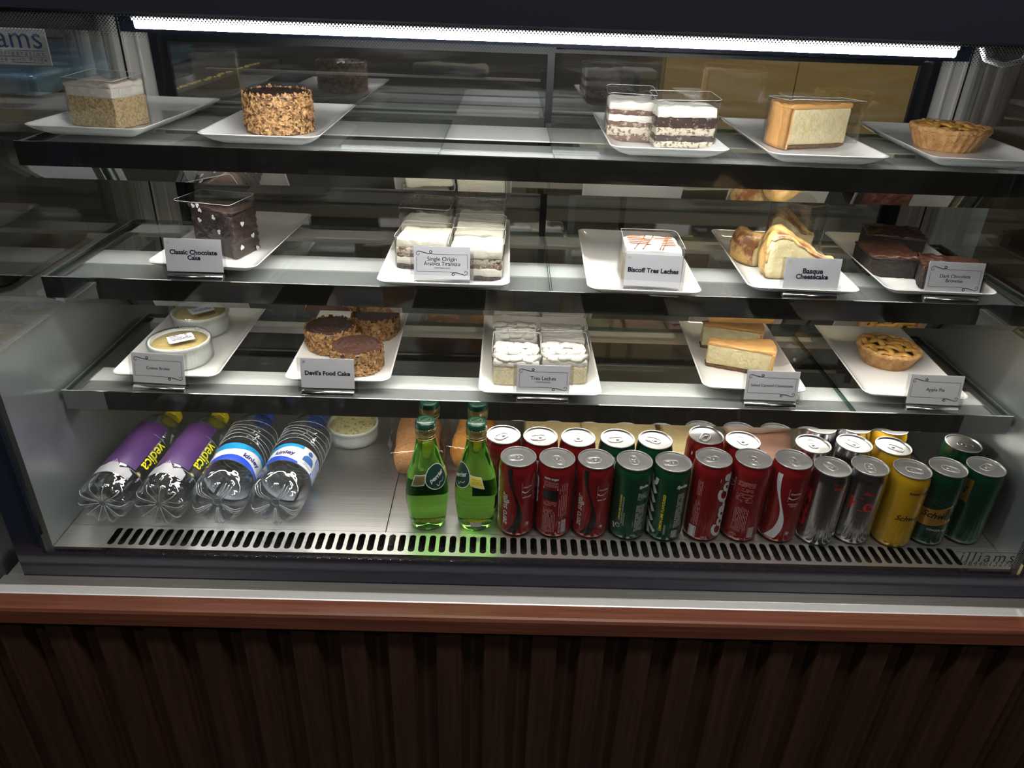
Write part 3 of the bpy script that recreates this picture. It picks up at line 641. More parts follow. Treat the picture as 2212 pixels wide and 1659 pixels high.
def basque(label, loc, rz, L_, w_, h, seed, tall=.5, wr=False):
    t = thing('burnt_cheesecake_wedge', label, 'cheesecake', loc, rz, 'burnt-top cheesecake wedges')
    g = rgrid(L_, w_, h, .006, .0032, amp=.0011, freq=110, seed=seed)
    def f(x, y, z):
        u = x/L_+.5; k = .30+.70*u; s = min(1, max(0, (u-.10)/.80)); s = s*s*(3-2*s); s2 = max(0, (u-.88)/.12)
        lob = 1+.10*noise.noise(Vector((x*45, y*45, seed)))*(z/h)
        zz = z*(1+tall*s-.22*s2*s2)*lob
        return x+.009*u*(1-(2*y/w_)**2)+.004*sin(z/h*pi)*max(0, u-.5)*2, y*k, zz
    g = warp(g, f); obj('cheesecake_filling', g, cheese, t, True)
    obj('burnt_top', shell(g, lambda n, c: (n.z > .30 and c.z > h*.5) or (n.x > .72), .0010, .0012, seed), burnt, t, True)
    if wr: wrapped(t, wr)
    return t
basque('burnt-top cheesecake wedge in front, its dark rim at the left', (.384, .224, z2), radians(168), .094, .060, .034, 51, 1.05)
basque('burnt-top cheesecake wedge at the back left of its plate', (.340, .296, z2), radians(215), .062, .056, .034, 52, .55)
basque('burnt-top cheesecake wedge with the tallest amber crest, at the back in a curved wrap', (.408, .332, z2), radians(150), .060, .056, .040, 53, .75, wr=collar(.088, .070, .088, rc=.03, seed=9))
def brownie(label, x, y, rz, w_, d, seed):
    t = thing('brownie', label, 'brownie', (x, y, z2), rz, 'dark brownies')
    obj('brownie_crumb', rgrid(w_, d, .030, .003, .004, amp=.0014, freq=160, seed=seed), brown_side, t, True)
    obj('crinkled_top', rgrid(w_+.0025, d+.0025, .0055, .0022, .0026, amp=.0012, freq=120, seed=seed+1, z0=.0285, topamp=.003, topfreq=90), brown_top, t, True)
brownie('brownie at the back of the plate', .592, .372, radians(-14), .088, .070, 61)
brownie('brownie at the front left of the plate', .534, .268, radians(-5), .072, .076, 63)
brownie('brownie at the front right, partly behind the flourished card', .603, .208, radians(-20), .082, .072, 65)
# --- lowest shelf
cer = P('fluted_white_ceramic', (.80, .82, .79), .25, coat=.3)
custard = P('baked_custard', (.70, .53, .22), .4, var=.15, vscale=60, coat=.3)
herb = P('herbed_pale_spread', (.78, .66, .34), .6, vscale=160, col2=(.35, .30, .12), thr=(.36, .46), bump=.7, bscale=130)
cling = thin('cling_film', (.97, .985, .98), .04, .9, bump=.6, bscale=45)
paper_w = P('white_sticker', (.78, .77, .82), .6); ink_g = P('faded_ink', (.06, .05, .09), .6)
def ramekin(label, loc, h, fill_m, rz=0, sticker=True, r=.0465, group='white ramekins'):
    t = thing('ramekin', label, 'ramekin', loc, rz, group)
    def fl(rr_, z, a): return (rr_*(1-.018*abs(cos(a*24))) if .004 < z < h-.006 and rr_ > r-.004 else rr_), z
    obj('ceramic_dish', lathe([(0, 0), (r-.005, 0), (r-.0035, .002), (r-.002, .005), (r-.0015, h*.5), (r-.0012, h-.007), (r-.0002, h-.0055), (r, h-.001), (r-.001, h), (r-.003, h), (r-.004, h-.003), (r-.005, h-.008), (0, h-.008)], 144, fl), cer, t, True)
    f = obj('filling', lathe([(r-.0045, h-.0078), (r-.0047, h-.0055), (r*.5, h-.005), (0, h-.005)], 40, lambda a_, z, q: (a_, z+.0005*noise.noise(Vector((a_*sin(q), a_*cos(q), 0))*120))), fill_m, t, True)
    def wob(rr_, z, a): return rr_+.0008*noise.noise(Vector((sin(a)*9, cos(a)*9, z*260)))+.0004, z
    obj('cling_film', lathe([(r+.0006, .004), (r+.001, h*.5), (r+.0012, h-.001), (r, h+.0009), (r*.6, h+.0004), (0, h+.0002)], 72, wob), cling, t, True)
    if sticker:
        st = obj('sticker', cat(tf(box(-.021, .017, -.006, .011, 0, .0003), (.004, .002, h+.0016), rz=.62), tf(box(-.017, .021, -.013, .004, 0, .0003), (.002, -.004, h+.0012), rz=.62)), paper_w, t)
        obj('printed_lines', tf(cat(move2(lines_block(.030, .012, 3, 3), 0, .0025), move2(lines_block(.028, .009, 2, 5), .003, -.010)), (.003, 0, h+.00205), rz=.62+pi), ink_g, st)
    return t
ramekin('film-covered custard ramekin with sticker, front one on the left plate', (-.573, .214, z3), .037, custard)
ramekin('film-covered custard ramekin with sticker, behind the front one', (-.583, .328, z3), .037, custard, .1)
ramekin('film-covered ramekin of herbed spread on the steel floor, right of the water bottles', (-.334, .318, .7502), .033, herb, 0, False)
drum('nut_coated_cake', 'small round nut-coated chocolate cake at the front right of its plate', (-.293, .209, z3), .0405, .036, 71, 1.0)
drum('nut_coated_cake', 'small round nut-coated chocolate cake at the left of its plate', (-.350, .280, z3), .0405, .036, 72, 2.2)
drum('nut_coated_cake', 'small round nut-coated chocolate cake at the back right of its plate', (-.284, .336, z3), .0405, .036, 73, 4.0)
for k, (x, y, lab, hh, wh) in enumerate([(-.040, .190, 'front left piped cream square on the wide lowest plate', .031, .058), (.034, .200, 'front right piped cream square on the wide lowest plate', .029, .056), (-.041, .268, 'back left piped cream square on the wide lowest plate', .033, .064), (.036, .276, 'back right cream square with smooth top on the wide lowest plate', .030, .062)]):
    t = layered('tres_leches_square', lab, (x, y, z3), radians(-1+k), .070, .068, [('sponge_layer', hh, sponge_y, .7), ('cream_topping', .010, cream, 1.0)], wh, seed=80+k, group='piped cream cake squares')
    if k < 3:
        for i in range(3):
            pts = []; yy = -.023+i*.021
            for q in range(26):
                x_ = -.033+.066*q/25; pts.append((x_, yy+.002*sin(q*.9+i), hh+.0115+.0012*sin(q*.55+i*2+k)))
            g = tube(pts, [.0088+.0012*sin(q*1.3+i) for q in range(26)], 22, flat=.42)
            n_ = 22; V = [tuple(Vector(v)+(Vector(v)-Vector(pts[j//n_])).normalized()*(.0011*(j % 2))) if j//n_ < 26 else v for j, v in enumerate(g[0])]
            obj('piped_ridge', (V, g[1]), cream, t, True)
obj_c = tf(collar(.05, .03, .06, rc=.012, seed=14), (0, 0, 0))
cheesecake('caramel_cheesecake_slice', 'caramel-topped cheesecake slice, front one on the lowest shelf', (.325, .243, z3), radians(-9), .052, .100, .006, .034, .006, 91)
cheesecake('caramel_cheesecake_slice', 'caramel-topped cheesecake slice behind the front one on the lowest shelf', (.330, .318, z3), radians(-4), .056, .094, .006, .036, .006, 95)
fw = [(.0+.040*sin(a), -.028*cos(a)) for a in [k*pi/10 for k in range(11)]]
V = []; 
for j in range(7):
    for x, y in fw: V.append((x+.004*j/6*sin(y*90), y, .0+.050*j/6))
fl_ = obj('loose_film', (V, [(j*11+i, j*11+i+1, j*11+i+12, j*11+i+11) for j in range(6) for i in range(10)]), acetate, smooth=True, loc=(.400, .272, z3+.012), rot=(.15, .5, -.5))
tag(fl_, 'peeled clear film strip hanging over the right plate edge beside the lower caramel cheesecake', 'film')
pie('apple_pie', 'small fluted lattice pie on the lowest shelf plate', (.592, .283, z3), .040, .051, .025, 2, 1.1)
# ================================================================= name cards
def swirl(side=1):
    a = smooth2([(-.0355, .0125), (-.0345, .0108), (-.0325, .0110), (-.0318, .0124), (-.0328, .0133)], 5)
    b = smooth2([(-.0358, .0118), (-.0352, .0150), (-.0320, .0163), (-.026, .0148), (-.019, .0132), (-.0150, .0140), (-.0142, .0162), (-.0160, .0172), (-.0175, .0158), (-.0150, .0132), (-.011, .0124)], 6)
    g = cat(stroke(a, .0006), stroke(b, [.0005+.0006*sin(pi*i/(len(b)-1)) for i in range(len(b))]), rect2(-.011, .0355, .0121, .0125), rect2(-.0358, -.0354, -.0125, .0085))
    return g if side == 1 else move2(g, rot=pi)
def name_card(txts, label, x, y, sh, rz=0, tilt=-9, fancy=True, dot=None):
    z = SH[sh][0]+.0006; t = thing('name_card', label, 'card', (x, y, z), rz, 'name cards along the shelf fronts')
    e = radians(tilt)
    bar = lathe([(0, -.039), (.0052, -.039), (.006, -.038), (.006, .038), (.0052, .039), (0, .039)], 20)
    obj('steel_holder', [(lambda v: v)(0)] and tf(warp(bar, lambda a, b, c_: (c_, b, max(a*1.0+.0035, -.0000))), (0, 0, 0)), steel_pol if False else P('holder_steel', (.55, .55, .55), .18, 1), t, True)
    obj('clear_sleeve', tf(cat(box(-.0445, .0445, -.0013, -.0009, .002, .0545), box(-.0445, .0445, .0009, .0013, .002, .0545)), (0, 0, .004), rx=e), sleeve_m, t)
    cd = obj('printed_card', box(-.0395, .0395, -.0004, .0004, -.023, .023), card_m, t, loc=(0, -sin(-e)*-.031, .004+.031), rot=(e, 0, 0))
    cd.location = (0, .031*sin(-e), .004+.031*cos(e))
    gs = []
    for s, wd, yy, kw in txts: gs.append(move2(fit(s, wd, **kw), 0, yy))
    obj('lettering', tf(cat(*gs), (0, -.0006, 0), rx=pi/2), ink, cd)
    if fancy: obj('flourish_border', tf(cat(swirl(1), swirl(2)), (0, -.0006, 0), rx=pi/2), ink, cd)
    elif dot is not None:
        obj('corner_mark', tf(cat(stroke([(-.036, .0155), (-.0325, .0155), (-.0325, .019), (-.036, .019)], .0004, True), rect2(-.0350, -.0335, .0165, .0180)), (0, -.0006, 0), rx=pi/2), P('mark_%s' % dot, (.55, .42, .15) if dot == 'gold' else (.08, .08, .1), .5), cd)
    return t
B = dict(bold=.035); S_ = dict(bold=.003, sp=.98)
name_card([('Classic Chocolate', .066, .004, B), ('Cake', .018, -.0035, B)], 'name card reading Classic Chocolate Cake', -.4985, .146, 1, 0, -9, False, 'gold')
name_card([('Single Origin', .041, .0055, S_), ('Arabica Tiramisu', .051, -.0012, S_), ('CONTAINS EGG', .022, -.0072, {})], 'name card reading Single Origin Arabica Tiramisu', -.151, .146, 1, .02, -9)
name_card([('Biscoff Tres Leches', .071, 0, B)], 'name card reading Biscoff Tres Leches', .146, .142, 1, -.07, -6, False, 'gold')
name_card([('Basque', .029, .0045, B), ('Cheesecake', .046, -.0035, B)], 'name card reading Basque Cheesecake', .374, .146, 1, 0, -9, False, 'gold')
name_card([('Dark Chocolate', .043, .003, S_), ('Brownie', .024, -.0035, S_)], 'name card reading Dark Chocolate Brownie', .579, .147, 1, -.03, -10)
name_card([('Creme Brulee', .035, 0, S_)], 'name card reading Creme Brulee', -.571, .120, 2, -.07, -12)
name_card([("Devil's Food Cake", .067, 0, B)], "name card reading Devil's Food Cake", -.321, .120, 2, .0, -10, False, 'dark')
name_card([('Tres Leches', .038, .002, S_), ('CONTAINS EGG', .022, -.0040, {})], 'name card reading Tres Leches', -.0005, .120, 2, .0, -8)
name_card([('Salted Caramel Cheesecake', .063, 0, S_)], 'name card reading Salted Caramel Cheesecake', .343, .121, 2, -.02, -10)
name_card([('Apple Pie', .028, 0, S_)], 'name card reading Apple Pie', .591, .122, 2, -.04, -11)
# ================================================================= drink cans
can_end = P('can_end_aluminium', (.44, .43, .42), .30, .8, bump=.05, bscale=30, bstretch=(1, 40, 1))
def paint(n, c, **k): return P(n, c, .28, k.pop('metal', .45), coat=.5, **k)
C_red = paint('can_red', (.22, .008, .010)); C_green = paint('can_green', (.004, .058, .022)); C_dgreen = paint('can_dark_green', (.003, .036, .018)); C_sil = P('can_silver', (.50, .50, .52), .22, 1)
C_yel = paint('can_yellow', (.40, .235, .008), metal=.3); C_gold = P('print_gold', (.52, .31, .07), .3, .8)
K_w = P('print_white', (.50, .50, .53), .4); K_b = P('print_black', (.006, .006, .008), .3, coat=.4); K_r = P('print_red', (.42, .012, .02), .35); K_y = P('print_yellow', (.72, .60, .04), .4); K_pale = P('print_pale_red', (.42, .20, .20), .45); K_mid = P('print_grey', (.32, .34, .33), .45)
R_ = .0285
def can_body(h, te):
    pf = [(0, .006), (.017, .0045), (.0215, .0004), (.0228, 0), (.0238, .0005), (.0272, .0060), (.0283, .0095), (R_, .013)]
    n_ = 30; pf += [(R_, .013+(h-.018-.013)*i/n_) for i in range(1, n_+1)]
    pf += [(.0282, h-.0145), (.0274, h-.0105), (.0264, h-.0068), (.0258, h-.0040), (.0256, h-.0030)]
    def fn(r, z, t):
        if r < .027 or z < .011 or z > .078: return r, z
        u = (t-te+pi) % (2*pi)-pi; v = (z-.011)/.067; sp_ = .30+.75*(1-v)
        e = (u/sp_)**2+((v-.42)/.58)**2
        if e > 1: return r, z
        return r-.00055*(1-e**3)*(.5+.5*cos(u/sp_*22)), z
    return lathe(pf, 120, fn, top=False)
_bm = {}
def lid_g(h):
    return lathe([(.0256, h-.0030), (.0266, h-.0028), (.0271, h-.0016), (.0269, h-.0004), (.0264, h), (.0259, h-.0004), (.0254, h-.0012), (.0247, h-.0058), (.0240, h-.0068), (.0232, h-.0066), (.0226, h-.0052), (.0208, h-.0050), (0, h-.0050)], 72)
def tab_g(h):
    z = h-.0034; out = [(.0075*cos(a)*(1.0 if abs(cos(a)) < .9 else 1), .0035+.0120*sin(a)) for a in [2*pi*k/28 for k in range(28)]]
    def sup(rx, ry, cy_, n=28, e=.7): return [(rx*math.copysign(abs(cos(2*pi*k/n))**e, cos(2*pi*k/n)), cy_+ry*math.copysign(abs(sin(2*pi*k/n))**e, sin(2*pi*k/n))) for k in range(n)]
    o1 = tube([(x, y, z) for x, y in sup(.0071, .0118, .0035)], .0011, 6, closed=True)
    i1 = tube([(x, y, z) for x, y in sup(.0043, .0042, .0085)], .0008, 6, closed=True)
    pl = sup(.0071, .0118, .0035); V = [(x, y, z+.0002) for x, y in pl]+[(x, y, z-.0006) for x, y in pl]; n = 28
    hole = [(x, y) for x, y in sup(.0043, .0042, .0085)]
    ring = ([(x, y, z) for x, y in pl]+[(x, y, z) for x, y in hole], [(k, (k+1) % n, n+(k+1) % n, n+k) for k in range(n)])
    riv = lathe([(.0026, z-.0015), (.0026, z+.0007), (.0018, z+.0012), (0, z+.0012)], 16)
    sc_ = tube([(x, y, h-.0049) for x, y in sup(.0085, .0095, -.0100, 32, .9)], .0006, 6, closed=True)
    be = tube([(x, y, h-.0050) for x, y in [(.0125*sin(a), -.001+.0155*-cos(a)*1.0) for a in [radians(-125)+radians(250)*k/24 for k in range(25)]]], .0007, 6)
    be2 = tube([(x, y, h-.0050) for x, y in [(.0105*sin(a), .004+.0135*cos(a)) for a in [radians(-70)+radians(140)*k/16 for k in range(17)]]], .0006, 6)
    return cat(o1, i1, ring, riv, tf(box(-.0026, .0026, -.0028, .0028, z-.0003, z+.0004), (0, 0, 0))), cat(sc_, be, be2)
def T(s, wd, x=0, y=0, vert=0, **k):
    g = fit(s, wd, **k)
    if vert: g = move2(g, rot=pi/2*vert)
    return move2(g, x, y)
def coca(wd, x=0, y=0): 
    g = fit('Coca-Cola', wd, shear=.35, bold=.02, sp=.88)
    sw = stroke(smooth2([(-wd*.42, -wd*.19), (-wd*.1, -wd*.24), (wd*.2, -wd*.19), (wd*.45, -wd*.22)], 6), [.0001+wd*.035*sin(pi*i/18) for i in range(19)])
    return move2(cat(g, sw), x, y)
def big_script(s, wd, x, y): return T(s, wd, x, y, 1, shear=.35, bold=.045, sp=.85)
def ribbon(x, s=1): 
    zs = [.128, .118, .102, .088, .076, .062, .046, .030, .018, .011]; cx = [-.0105, -.0108, -.0085, -.0045, -.0005, .0035, .0055, .0035, -.0020, -.0065]; wd = [.0080, .0078, .0058, .0036, .0030, .0046, .0085, .0120, .0150, .0165]
    a = smooth2([(x+c, z) for c, z in zip(cx, zs)], 6); b = smooth2([(w_, z) for w_, z in zip(wd, zs)], 6)
    V = [(p[0]+s_*q[0]/2, p[1], 0) for p, q in zip(a, b) for s_ in (-1, -.33, .33, 1)]
    return V, [(4*i+k, 4*i+4+k, 4*i+5+k, 4*i+1+k) for i in range(len(a)-1) for k in range(3)]
    p = smooth2([(x-.011, .128), (x-.0105, .118), (x-.006, .100), (x+.0005, .080), (x+.005, .060), (x+.0055, .042), (x+.001, .025), (x-.008, .012)], 8)
    wl = [.0085, .0065, .0036, .0030, .0060, .0085, .0120, .0165]; W = []
    for i in range(len(p)):
        q = i/8; a = int(min(q, 6)); W.append(wl[a]+(wl[a+1]-wl[a])*(q-a))
    return stroke(p, W)
def logo_box(x, z, ww=.0175, hh=.0215):
    return cat(stroke([(x-ww/2, z-hh/2), (x+ww/2, z-hh/2), (x+ww/2, z+hh/2), (x-ww/2, z+hh/2)], .0004, True), move2(fit('Coca-Cola', ww*.82, shear=.3, bold=.01, sp=.86), x, z+.003), stroke(smooth2([(x-ww*.48, z-.0035), (x-ww*.2, z-.0068), (x+ww*.2, z-.0048), (x+ww*.48, z-.0010)], 6), [.0022, .0021, .0020, .0019, .0018, .0017, .0016, .0015, .0014, .0012, .0011, .0010, .0009, .0007, .0006, .0005, .0003, .0002, .0001]))
def badge(x, z): return cat(stroke([(x+.0035*cos(a), z+.0035*sin(a)) for a in [2*pi*k/20 for k in range(20)]], .0004, True), rect2(x-.0015, x+.0018, z-.0018, z+.0018))
def dec_zero_front():
    return [('lettering', K_w, cat(T('zero sugar', .060, -.0190, .053, 1, shear=.12, bold=.012, sp=.95), logo_box(.0165, .0925), T('zero sugar', .0165, .0165, .0775, bold=.03, shear=.1), badge(.0185, .026), big_script('Coca-Cola', .095, -.041, .066))), ('ribbon_print', K_b, ribbon(-.0005))]
def dec_zero_back():
    return [('ingredients_print', K_pale, cat(move2(lines_block(.022, .010, 4, 1), -.006, .103), move2(lines_block(.020, .0085, 3, 2), -.006, .068), *[move2(lines_block(.043, .0012, 1, 10+i, th=.8), -.0155+i*.0022, .036, rot=pi/2) for i in range(9)], *[move2(lines_block(.060, .0012, 1, 30+i, th=.8), .008+i*.0030, .075, rot=pi/2) for i in range(5)])),
            ('lettering', K_w, cat(T('zero sugar', .023, -.006, .1135, bold=.035, sp=.95), T('RECYCLE ME', .022, .0105, .024, 1, bold=.01), rect2(-.018, .005, .0935, .0970), move2(barcode(.0085, .024, 4), .0175, .025), T('A', .004, .0055, .0125, bold=.02), big_script('Coca', .05, -.038, .08))), ('nutrition_table', K_b, cat(rect2(-.018, .0055, .0740, .0925, 6, 1)))]
def dec_coke_front():
    return [('lettering', K_w, cat(logo_box(.0165, .094, .0195, .0225), T('ORIGINAL', .0165, .0165, .0785), T('TASTE', .0105, .0165, .0745), badge(.0175, .023), T('ORIGINAL TASTE', .030, -.023, .060, 1, shear=.1))), ('ribbon_print', P('print_silver_white', (.60, .61, .66), .35, .2), ribbon(-.0015))]
def dec_coke_back(n=0):
    if n == 0:
        return [('ingredients_print', K_pale, cat(*[move2(lines_block(.040, .0012, 1, 50+i, th=.8), -.016+i*.0023, .052+.004*(i % 2), rot=pi/2) for i in range(5)], *[move2(lines_block(.026, .0012, 1, 60+i, th=.8), -.015+i*.0023, .100, rot=pi/2) for i in range(4)])),
                ('barcode', K_w, cat(rect2(-.0185, -.0065, .0085, .0290, 4, 1))), ('barcode_lines', K_b, move2(barcode(.017, .0095, 3), -.0125, .0188, rot=pi/2)), ('lettering', K_w, cat(big_script('Coca-Cola', .118, .030, .066), stroke([(.0035, .0085), (.0085, .0085), (.0085, .0135), (.0035, .0135)], .0006, True), rect2(.0050, .0070, .0100, .0120)))]
    return [('ingredients_print', K_pale, cat(move2(lines_block(.026, .009, 5, 21), 0, .110), move2(lines_block(.018, .006, 3, 22), .002, .100), move2(lines_block(.026, .016, 8, 23, fill=.55), .0, .086), *[move2(lines_block(.048 - .002*abs(i-4), .0012, 1, 70+i, th=.8), -.010+i*.0024, .046, rot=pi/2) for i in range(9)], move2(lines_block(.012, .004, 2, 24), -.006, .014))),
            ('lettering', K_w, cat(logo_box(-.026, .104, .014, .022), T('300 ml', .0085, -.006, .0175), move2(barcode(.010, .020, 8), .020, .022), T('PLEASE RECYCLE ME', .020, 0, .0098)))]
def dec_sprite(n=0):
    L_ = [('lettering', K_y, T('LEMON-LIME FLAVOURED', .047 if n == 0 else .068, -.0125 if n == 0 else -.004, .062 if n == 0 else .056, 1, shear=.2, bold=.01, sx=1))]
    if n == 0:
        L_ += [('small_print', K_w, cat(T('NATURAL LEMON AND LIME FLAVOURS', .050, -.0082, .058, 1, shear=.2), T('CARBONATED WATER', .024, -.0050, .042, 1, shear=.2), move2(T('*', .009, bold=.12), -.0135, .025), move2(lines_block(.015, .013, 8, 5), .020, .086), move2(lines_block(.015, .050, 28, 6), .0195, .045), T('Sprite', .0165, .020, .1035, shear=.3, bold=.06), T('300 ml', .009, .012, .0125), stroke([(-.022, .030), (-.0195, .020)], .003)))]
    else:
        L_ += [('big_logo_print', K_w, cat(*[stroke(smooth2([(-.034, .104-i*.017), (-.027, .097-i*.017), (-.0195, .086-i*.017)], 5), .0065) for i in range(4)], stroke(smooth2([(-.034, .116), (-.030, .105), (-.022, .104), (-.020, .114)], 6), .006), stroke(smooth2([(-.032, .034), (-.022, .026), (-.0125, .017)], 5), .0055), stroke(smooth2([(-.036, .030), (-.027, .020), (-.024, .009)], 5), .007))),
               ('small_print', K_w, cat(T('Sprite', .018, .020, .1065, shear=.25, bold=.06), move2(lines_block(.012, .064, 34, 9), .0215, .062), T('REFRESHING', .018, .0025, .026, 1), move2(barcode(.010, .014, 4), .0185, .018)))]
    return L_
def dec_diet(n=0):
    if n == 0: return [('lettering', K_r, cat(T('Coke', .013, .0175, .112, bold=.02, shear=.2), T('DIET', .006, .012, .1195), big_script('Coke', .07, -.030, .06))), ('info_print', K_mid, cat(move2(lines_block(.009, .009, 7, 3), .0105, .030), move2(lines_block(.010, .030, 16, 5), .0245, .040)))]
    return [('lettering', K_r, cat(T('Ke', .034, .004, .078, bold=.012), T('diet', .015, .010, .1005, shear=.3))), ('info_print', K_mid, cat(badge(.020, .018)))]
def dec_tonic():
    return [('lettering', K_b, cat(T('Schweppes', .058, .0275, .060, shear=.35, bold=.012), T('TONIC WATER', .036, .0245, .106, shear=.15, bold=.045), rect2(.012, .035, .1005, .1008, 6), move2(lines_block(.004, .010, 5, 5), -.024, .018))), ('flavour_script', P('print_brown_red', (.35, .07, .01), .4), T('Indian', .016, .0185, .1125, shear=.4))]
def dec_ginger(n=0):
    if n == 0: return [('gold_band', C_gold, stroke(smooth2([(-.028, .056), (-.01, .054), (.012, .058), (.034, .068)], 7), [.030]*22)), ('lettering', K_b, T('Schweppes', .068, .0210, .060, shear=.35, bold=.022)), ('small_print', K_mid, cat(T('GINGER ALE', .030, .016, .034, shear=.15, bold=.02), *[rect2(-.01+.03*((i*37) % 23)/23, -.01+.03*((i*37) % 23)/23+.0004, .079+.012*((i*17) % 19)/19, .0794+.012*((i*17) % 19)/19) for i in range(60)])), ('vegetarian_mark', K_w, cat(stroke([(-.0225, .010), (-.0165, .010), (-.0165, .016), (-.0225, .016)], .0009, True), rect2(-.0208, -.0182, .0117, .0143)))]
    return [('gold_band', C_gold, rect2(-.022, -.0065, .078, .118, 5, 1)), ('lettering', K_b, T('S', .012, -.019, .097, shear=.3, bold=.04)), ('vegetarian_mark', K_w, cat(stroke([(-.022, .012), (-.016, .012), (-.016, .018), (-.022, .018)], .0009, True)))]
CANS = {'zf': (C_red, dec_zero_front), 'zb': (C_red, dec_zero_back), 's0': (C_green, lambda: dec_sprite(0)), 's1': (C_green, lambda: dec_sprite(1)), 'cb': (C_red, lambda: dec_coke_back(0)), 'cn': (C_red, lambda: dec_coke_back(1)), 'cf': (C_red, dec_coke_front),
        'd0': (C_sil, lambda: dec_diet(0)), 'd1': (C_sil, lambda: dec_diet(1)), 't': (C_yel, dec_tonic), 'g0': (C_dgreen, lambda: dec_ginger(0)), 'g1': (C_dgreen, lambda: dec_ginger(1))}
def can(kind, x, y, label, h=.134, spin=0, tab=0, group='soft drink cans'):
    m, dec = CANS[kind]; t = thing('drink_can', label, 'can', (x, y, .7503), 0, group)
    obj('can_body', can_body(h, radians(-4) if kind != 'd1' else radians(-10)), m, t, True)
    k = ('lid', h)
    if k not in _bm:
        a, b = tab_g(h)
        _bm[k] = (obj('can_lid', lid_g(h), can_end, t, True), a, b); li = _bm[k][0]
    else: li = _bm[k][0].copy(); COL.objects.link(li); li.parent = t
    li.rotation_euler = (0, 0, radians(tab))
    if k+('t',) not in _bm: _bm[k+('t',)] = (obj('pull_tab', _bm[k][1], can_end, li, True), obj('pressed_outline', _bm[k][2], can_end, li, True))
    else:
        for q in _bm[k+('t',)]: c_ = q.copy(); COL.objects.link(c_); c_.parent = li
    spin = spin-math.degrees(math.atan2(x+.065, y+.841)) if group else spin
    for i, (nm, mm, g) in enumerate(dec()):
        obj(nm, wrap(g, R_, radians(spin), 0, .00025+.00012*i if nm != 'nutrition_table' else .0001), mm, t)
    return t
F_ = 'front row of cans'
for a in [('zf', -.034, .072, 'red zero sugar can with black ribbon, beside the green glass bottles', .134, 0, 100), ('zb', .024, .071, 'red zero sugar can turned to its black nutrition table', .134, 0, -150), ('zf', .082, .071, 'red zero sugar can with black ribbon, between the nutrition-table can and the green can', .134, 0, 100),
          ('s0', .140, .070, 'green lemon-lime can with small slanted yellow lettering and white star', .134, 0, 5), ('s1', .198, .069, 'green lemon-lime can with large yellow lettering and white diagonal bars', .134, 0, 95), ('cb', .258, .071, 'taller red can with white barcode, right of the green lemon-lime cans', .142, 0, 100),
          ('cn', .318, .072, 'taller red can covered in nutrition print', .142, 0, 180), ('cf', .378, .072, 'taller red can with white wave ribbon and boxed script logo', .142, 0, 190), ('d0', .437, .067, 'silver can with small grey square print, beside the red can with white wave', .134, 0, 25),
          ('d1', .496, .072, 'silver can with large red letters on its front', .134, 0, 170), ('t', .558, .067, 'yellow tonic water can in the front row', .134, 0, -110), ('g0', .616, .074, 'dark green ginger ale can with gold band, front row', .134, 0, -120), ('g1', .676, .078, 'dark green can with gold upright panel, at the right end of the front row', .134, 0, -60),
          ('zb', -.057, .131, 'red can in the second row, half hidden behind the right green glass bottle', .134, -60, 130), ('zb', .001, .129, 'red can, second from the left in the second row', .134, 60, 100), ('zb', .060, .129, 'red can, third from the left in the second row', .134, 90, 0),
          ('s1', .122, .129, 'green can in the second row behind the small-lettered green can', .134, 60, 100), ('s0', .181, .128, 'green can in the second row behind the large-lettered green can', .134, 90, 60), ('cb', .261, .133, 'taller red can in the second row behind the barcode can', .142, -70, 150),
          ('cn', .320, .132, 'red can in the second row behind the nutrition-print can', .134, 90, 20), ('d0', .430, .128, 'pinkish silver can in the second row', .134, 40, 5), ('d1', .497, .133, 'silver can in the second row behind the red-lettered silver can', .134, 150, 40), ('t', .557, .128, 'yellow can in the second row behind the front yellow can', .134, 160, -130),
          ('g0', .676, .142, 'dark green ginger ale can in the second row at the far right', .134, -10, -125), ('d1', .461, .186, 'silver can in the third row, left one', .134, 120, 0), ('d0', .520, .190, 'silver can in the third row, right one', .134, 120, 0), ('t', .580, .188, 'yellow can in the third row', .134, 90, 0)]:
    can(a[0], a[1], a[2], a[3], a[4], a[5], a[6])
# ================================================================= glass bottles
g_green = P('green_glass', (.32, .84, .13), .0, trans=1, ior=1.25, spec=.5)
cap_green = P('green_cap', (.008, .05, .03), .25, coat=.6); gold_m = P('gold_foil', (.50, .40, .16), .3, .9)
def onr(g, Rf, th0=0, off=.0004): return [((Rf(y)+off)*sin(th0+x/.028), -(Rf(y)+off)*cos(th0+x/.028), y) for x, y, z in g[0]], g[1]
def fine(g, step=.0025):
    """cut long polygons so they can follow a curved wall"""
    import bmesh
    me = bpy.data.meshes.new('x'); me.from_pydata(g[0], [], g[1]); b = bmesh.new(); b.from_mesh(me)
    bmesh.ops.triangulate(b, faces=b.faces[:])
    for _ in range(4):
        e = [q for q in b.edges if q.calc_length() > step]
        if not e: break
        bmesh.ops.subdivide_edges(b, edges=e, cuts=1); bmesh.ops.triangulate(b, faces=b.faces[:])
    r = [tuple(v.co) for v in b.verts], [tuple(v.index for v in f.verts) for f in b.faces]; b.verts.index_update(); r = ([tuple(v.co) for v in b.verts], [tuple(v.index for v in f.verts) for f in b.faces])
    b.free(); bpy.data.meshes.remove(me); return r
PP = [(0, .004), (.020, .0015), (.0235, 0), (.0262, .0015), (.0285, .010), (.0312, .030), (.0328, .050), (.0330, .064), (.0318, .080), (.0285, .098), (.0235, .115), (.0190, .130), (.0160, .145), (.0142, .158), (.0138, .166), (.0138, .172), (0, .172)]
def Rp(z):
    for (a, b), (c_, d) in zip(PP[3:], PP[4:]):
        if b <= z <= d: return a+(c_-a)*(z-b)/max(d-b, 1e-6)
    return .03
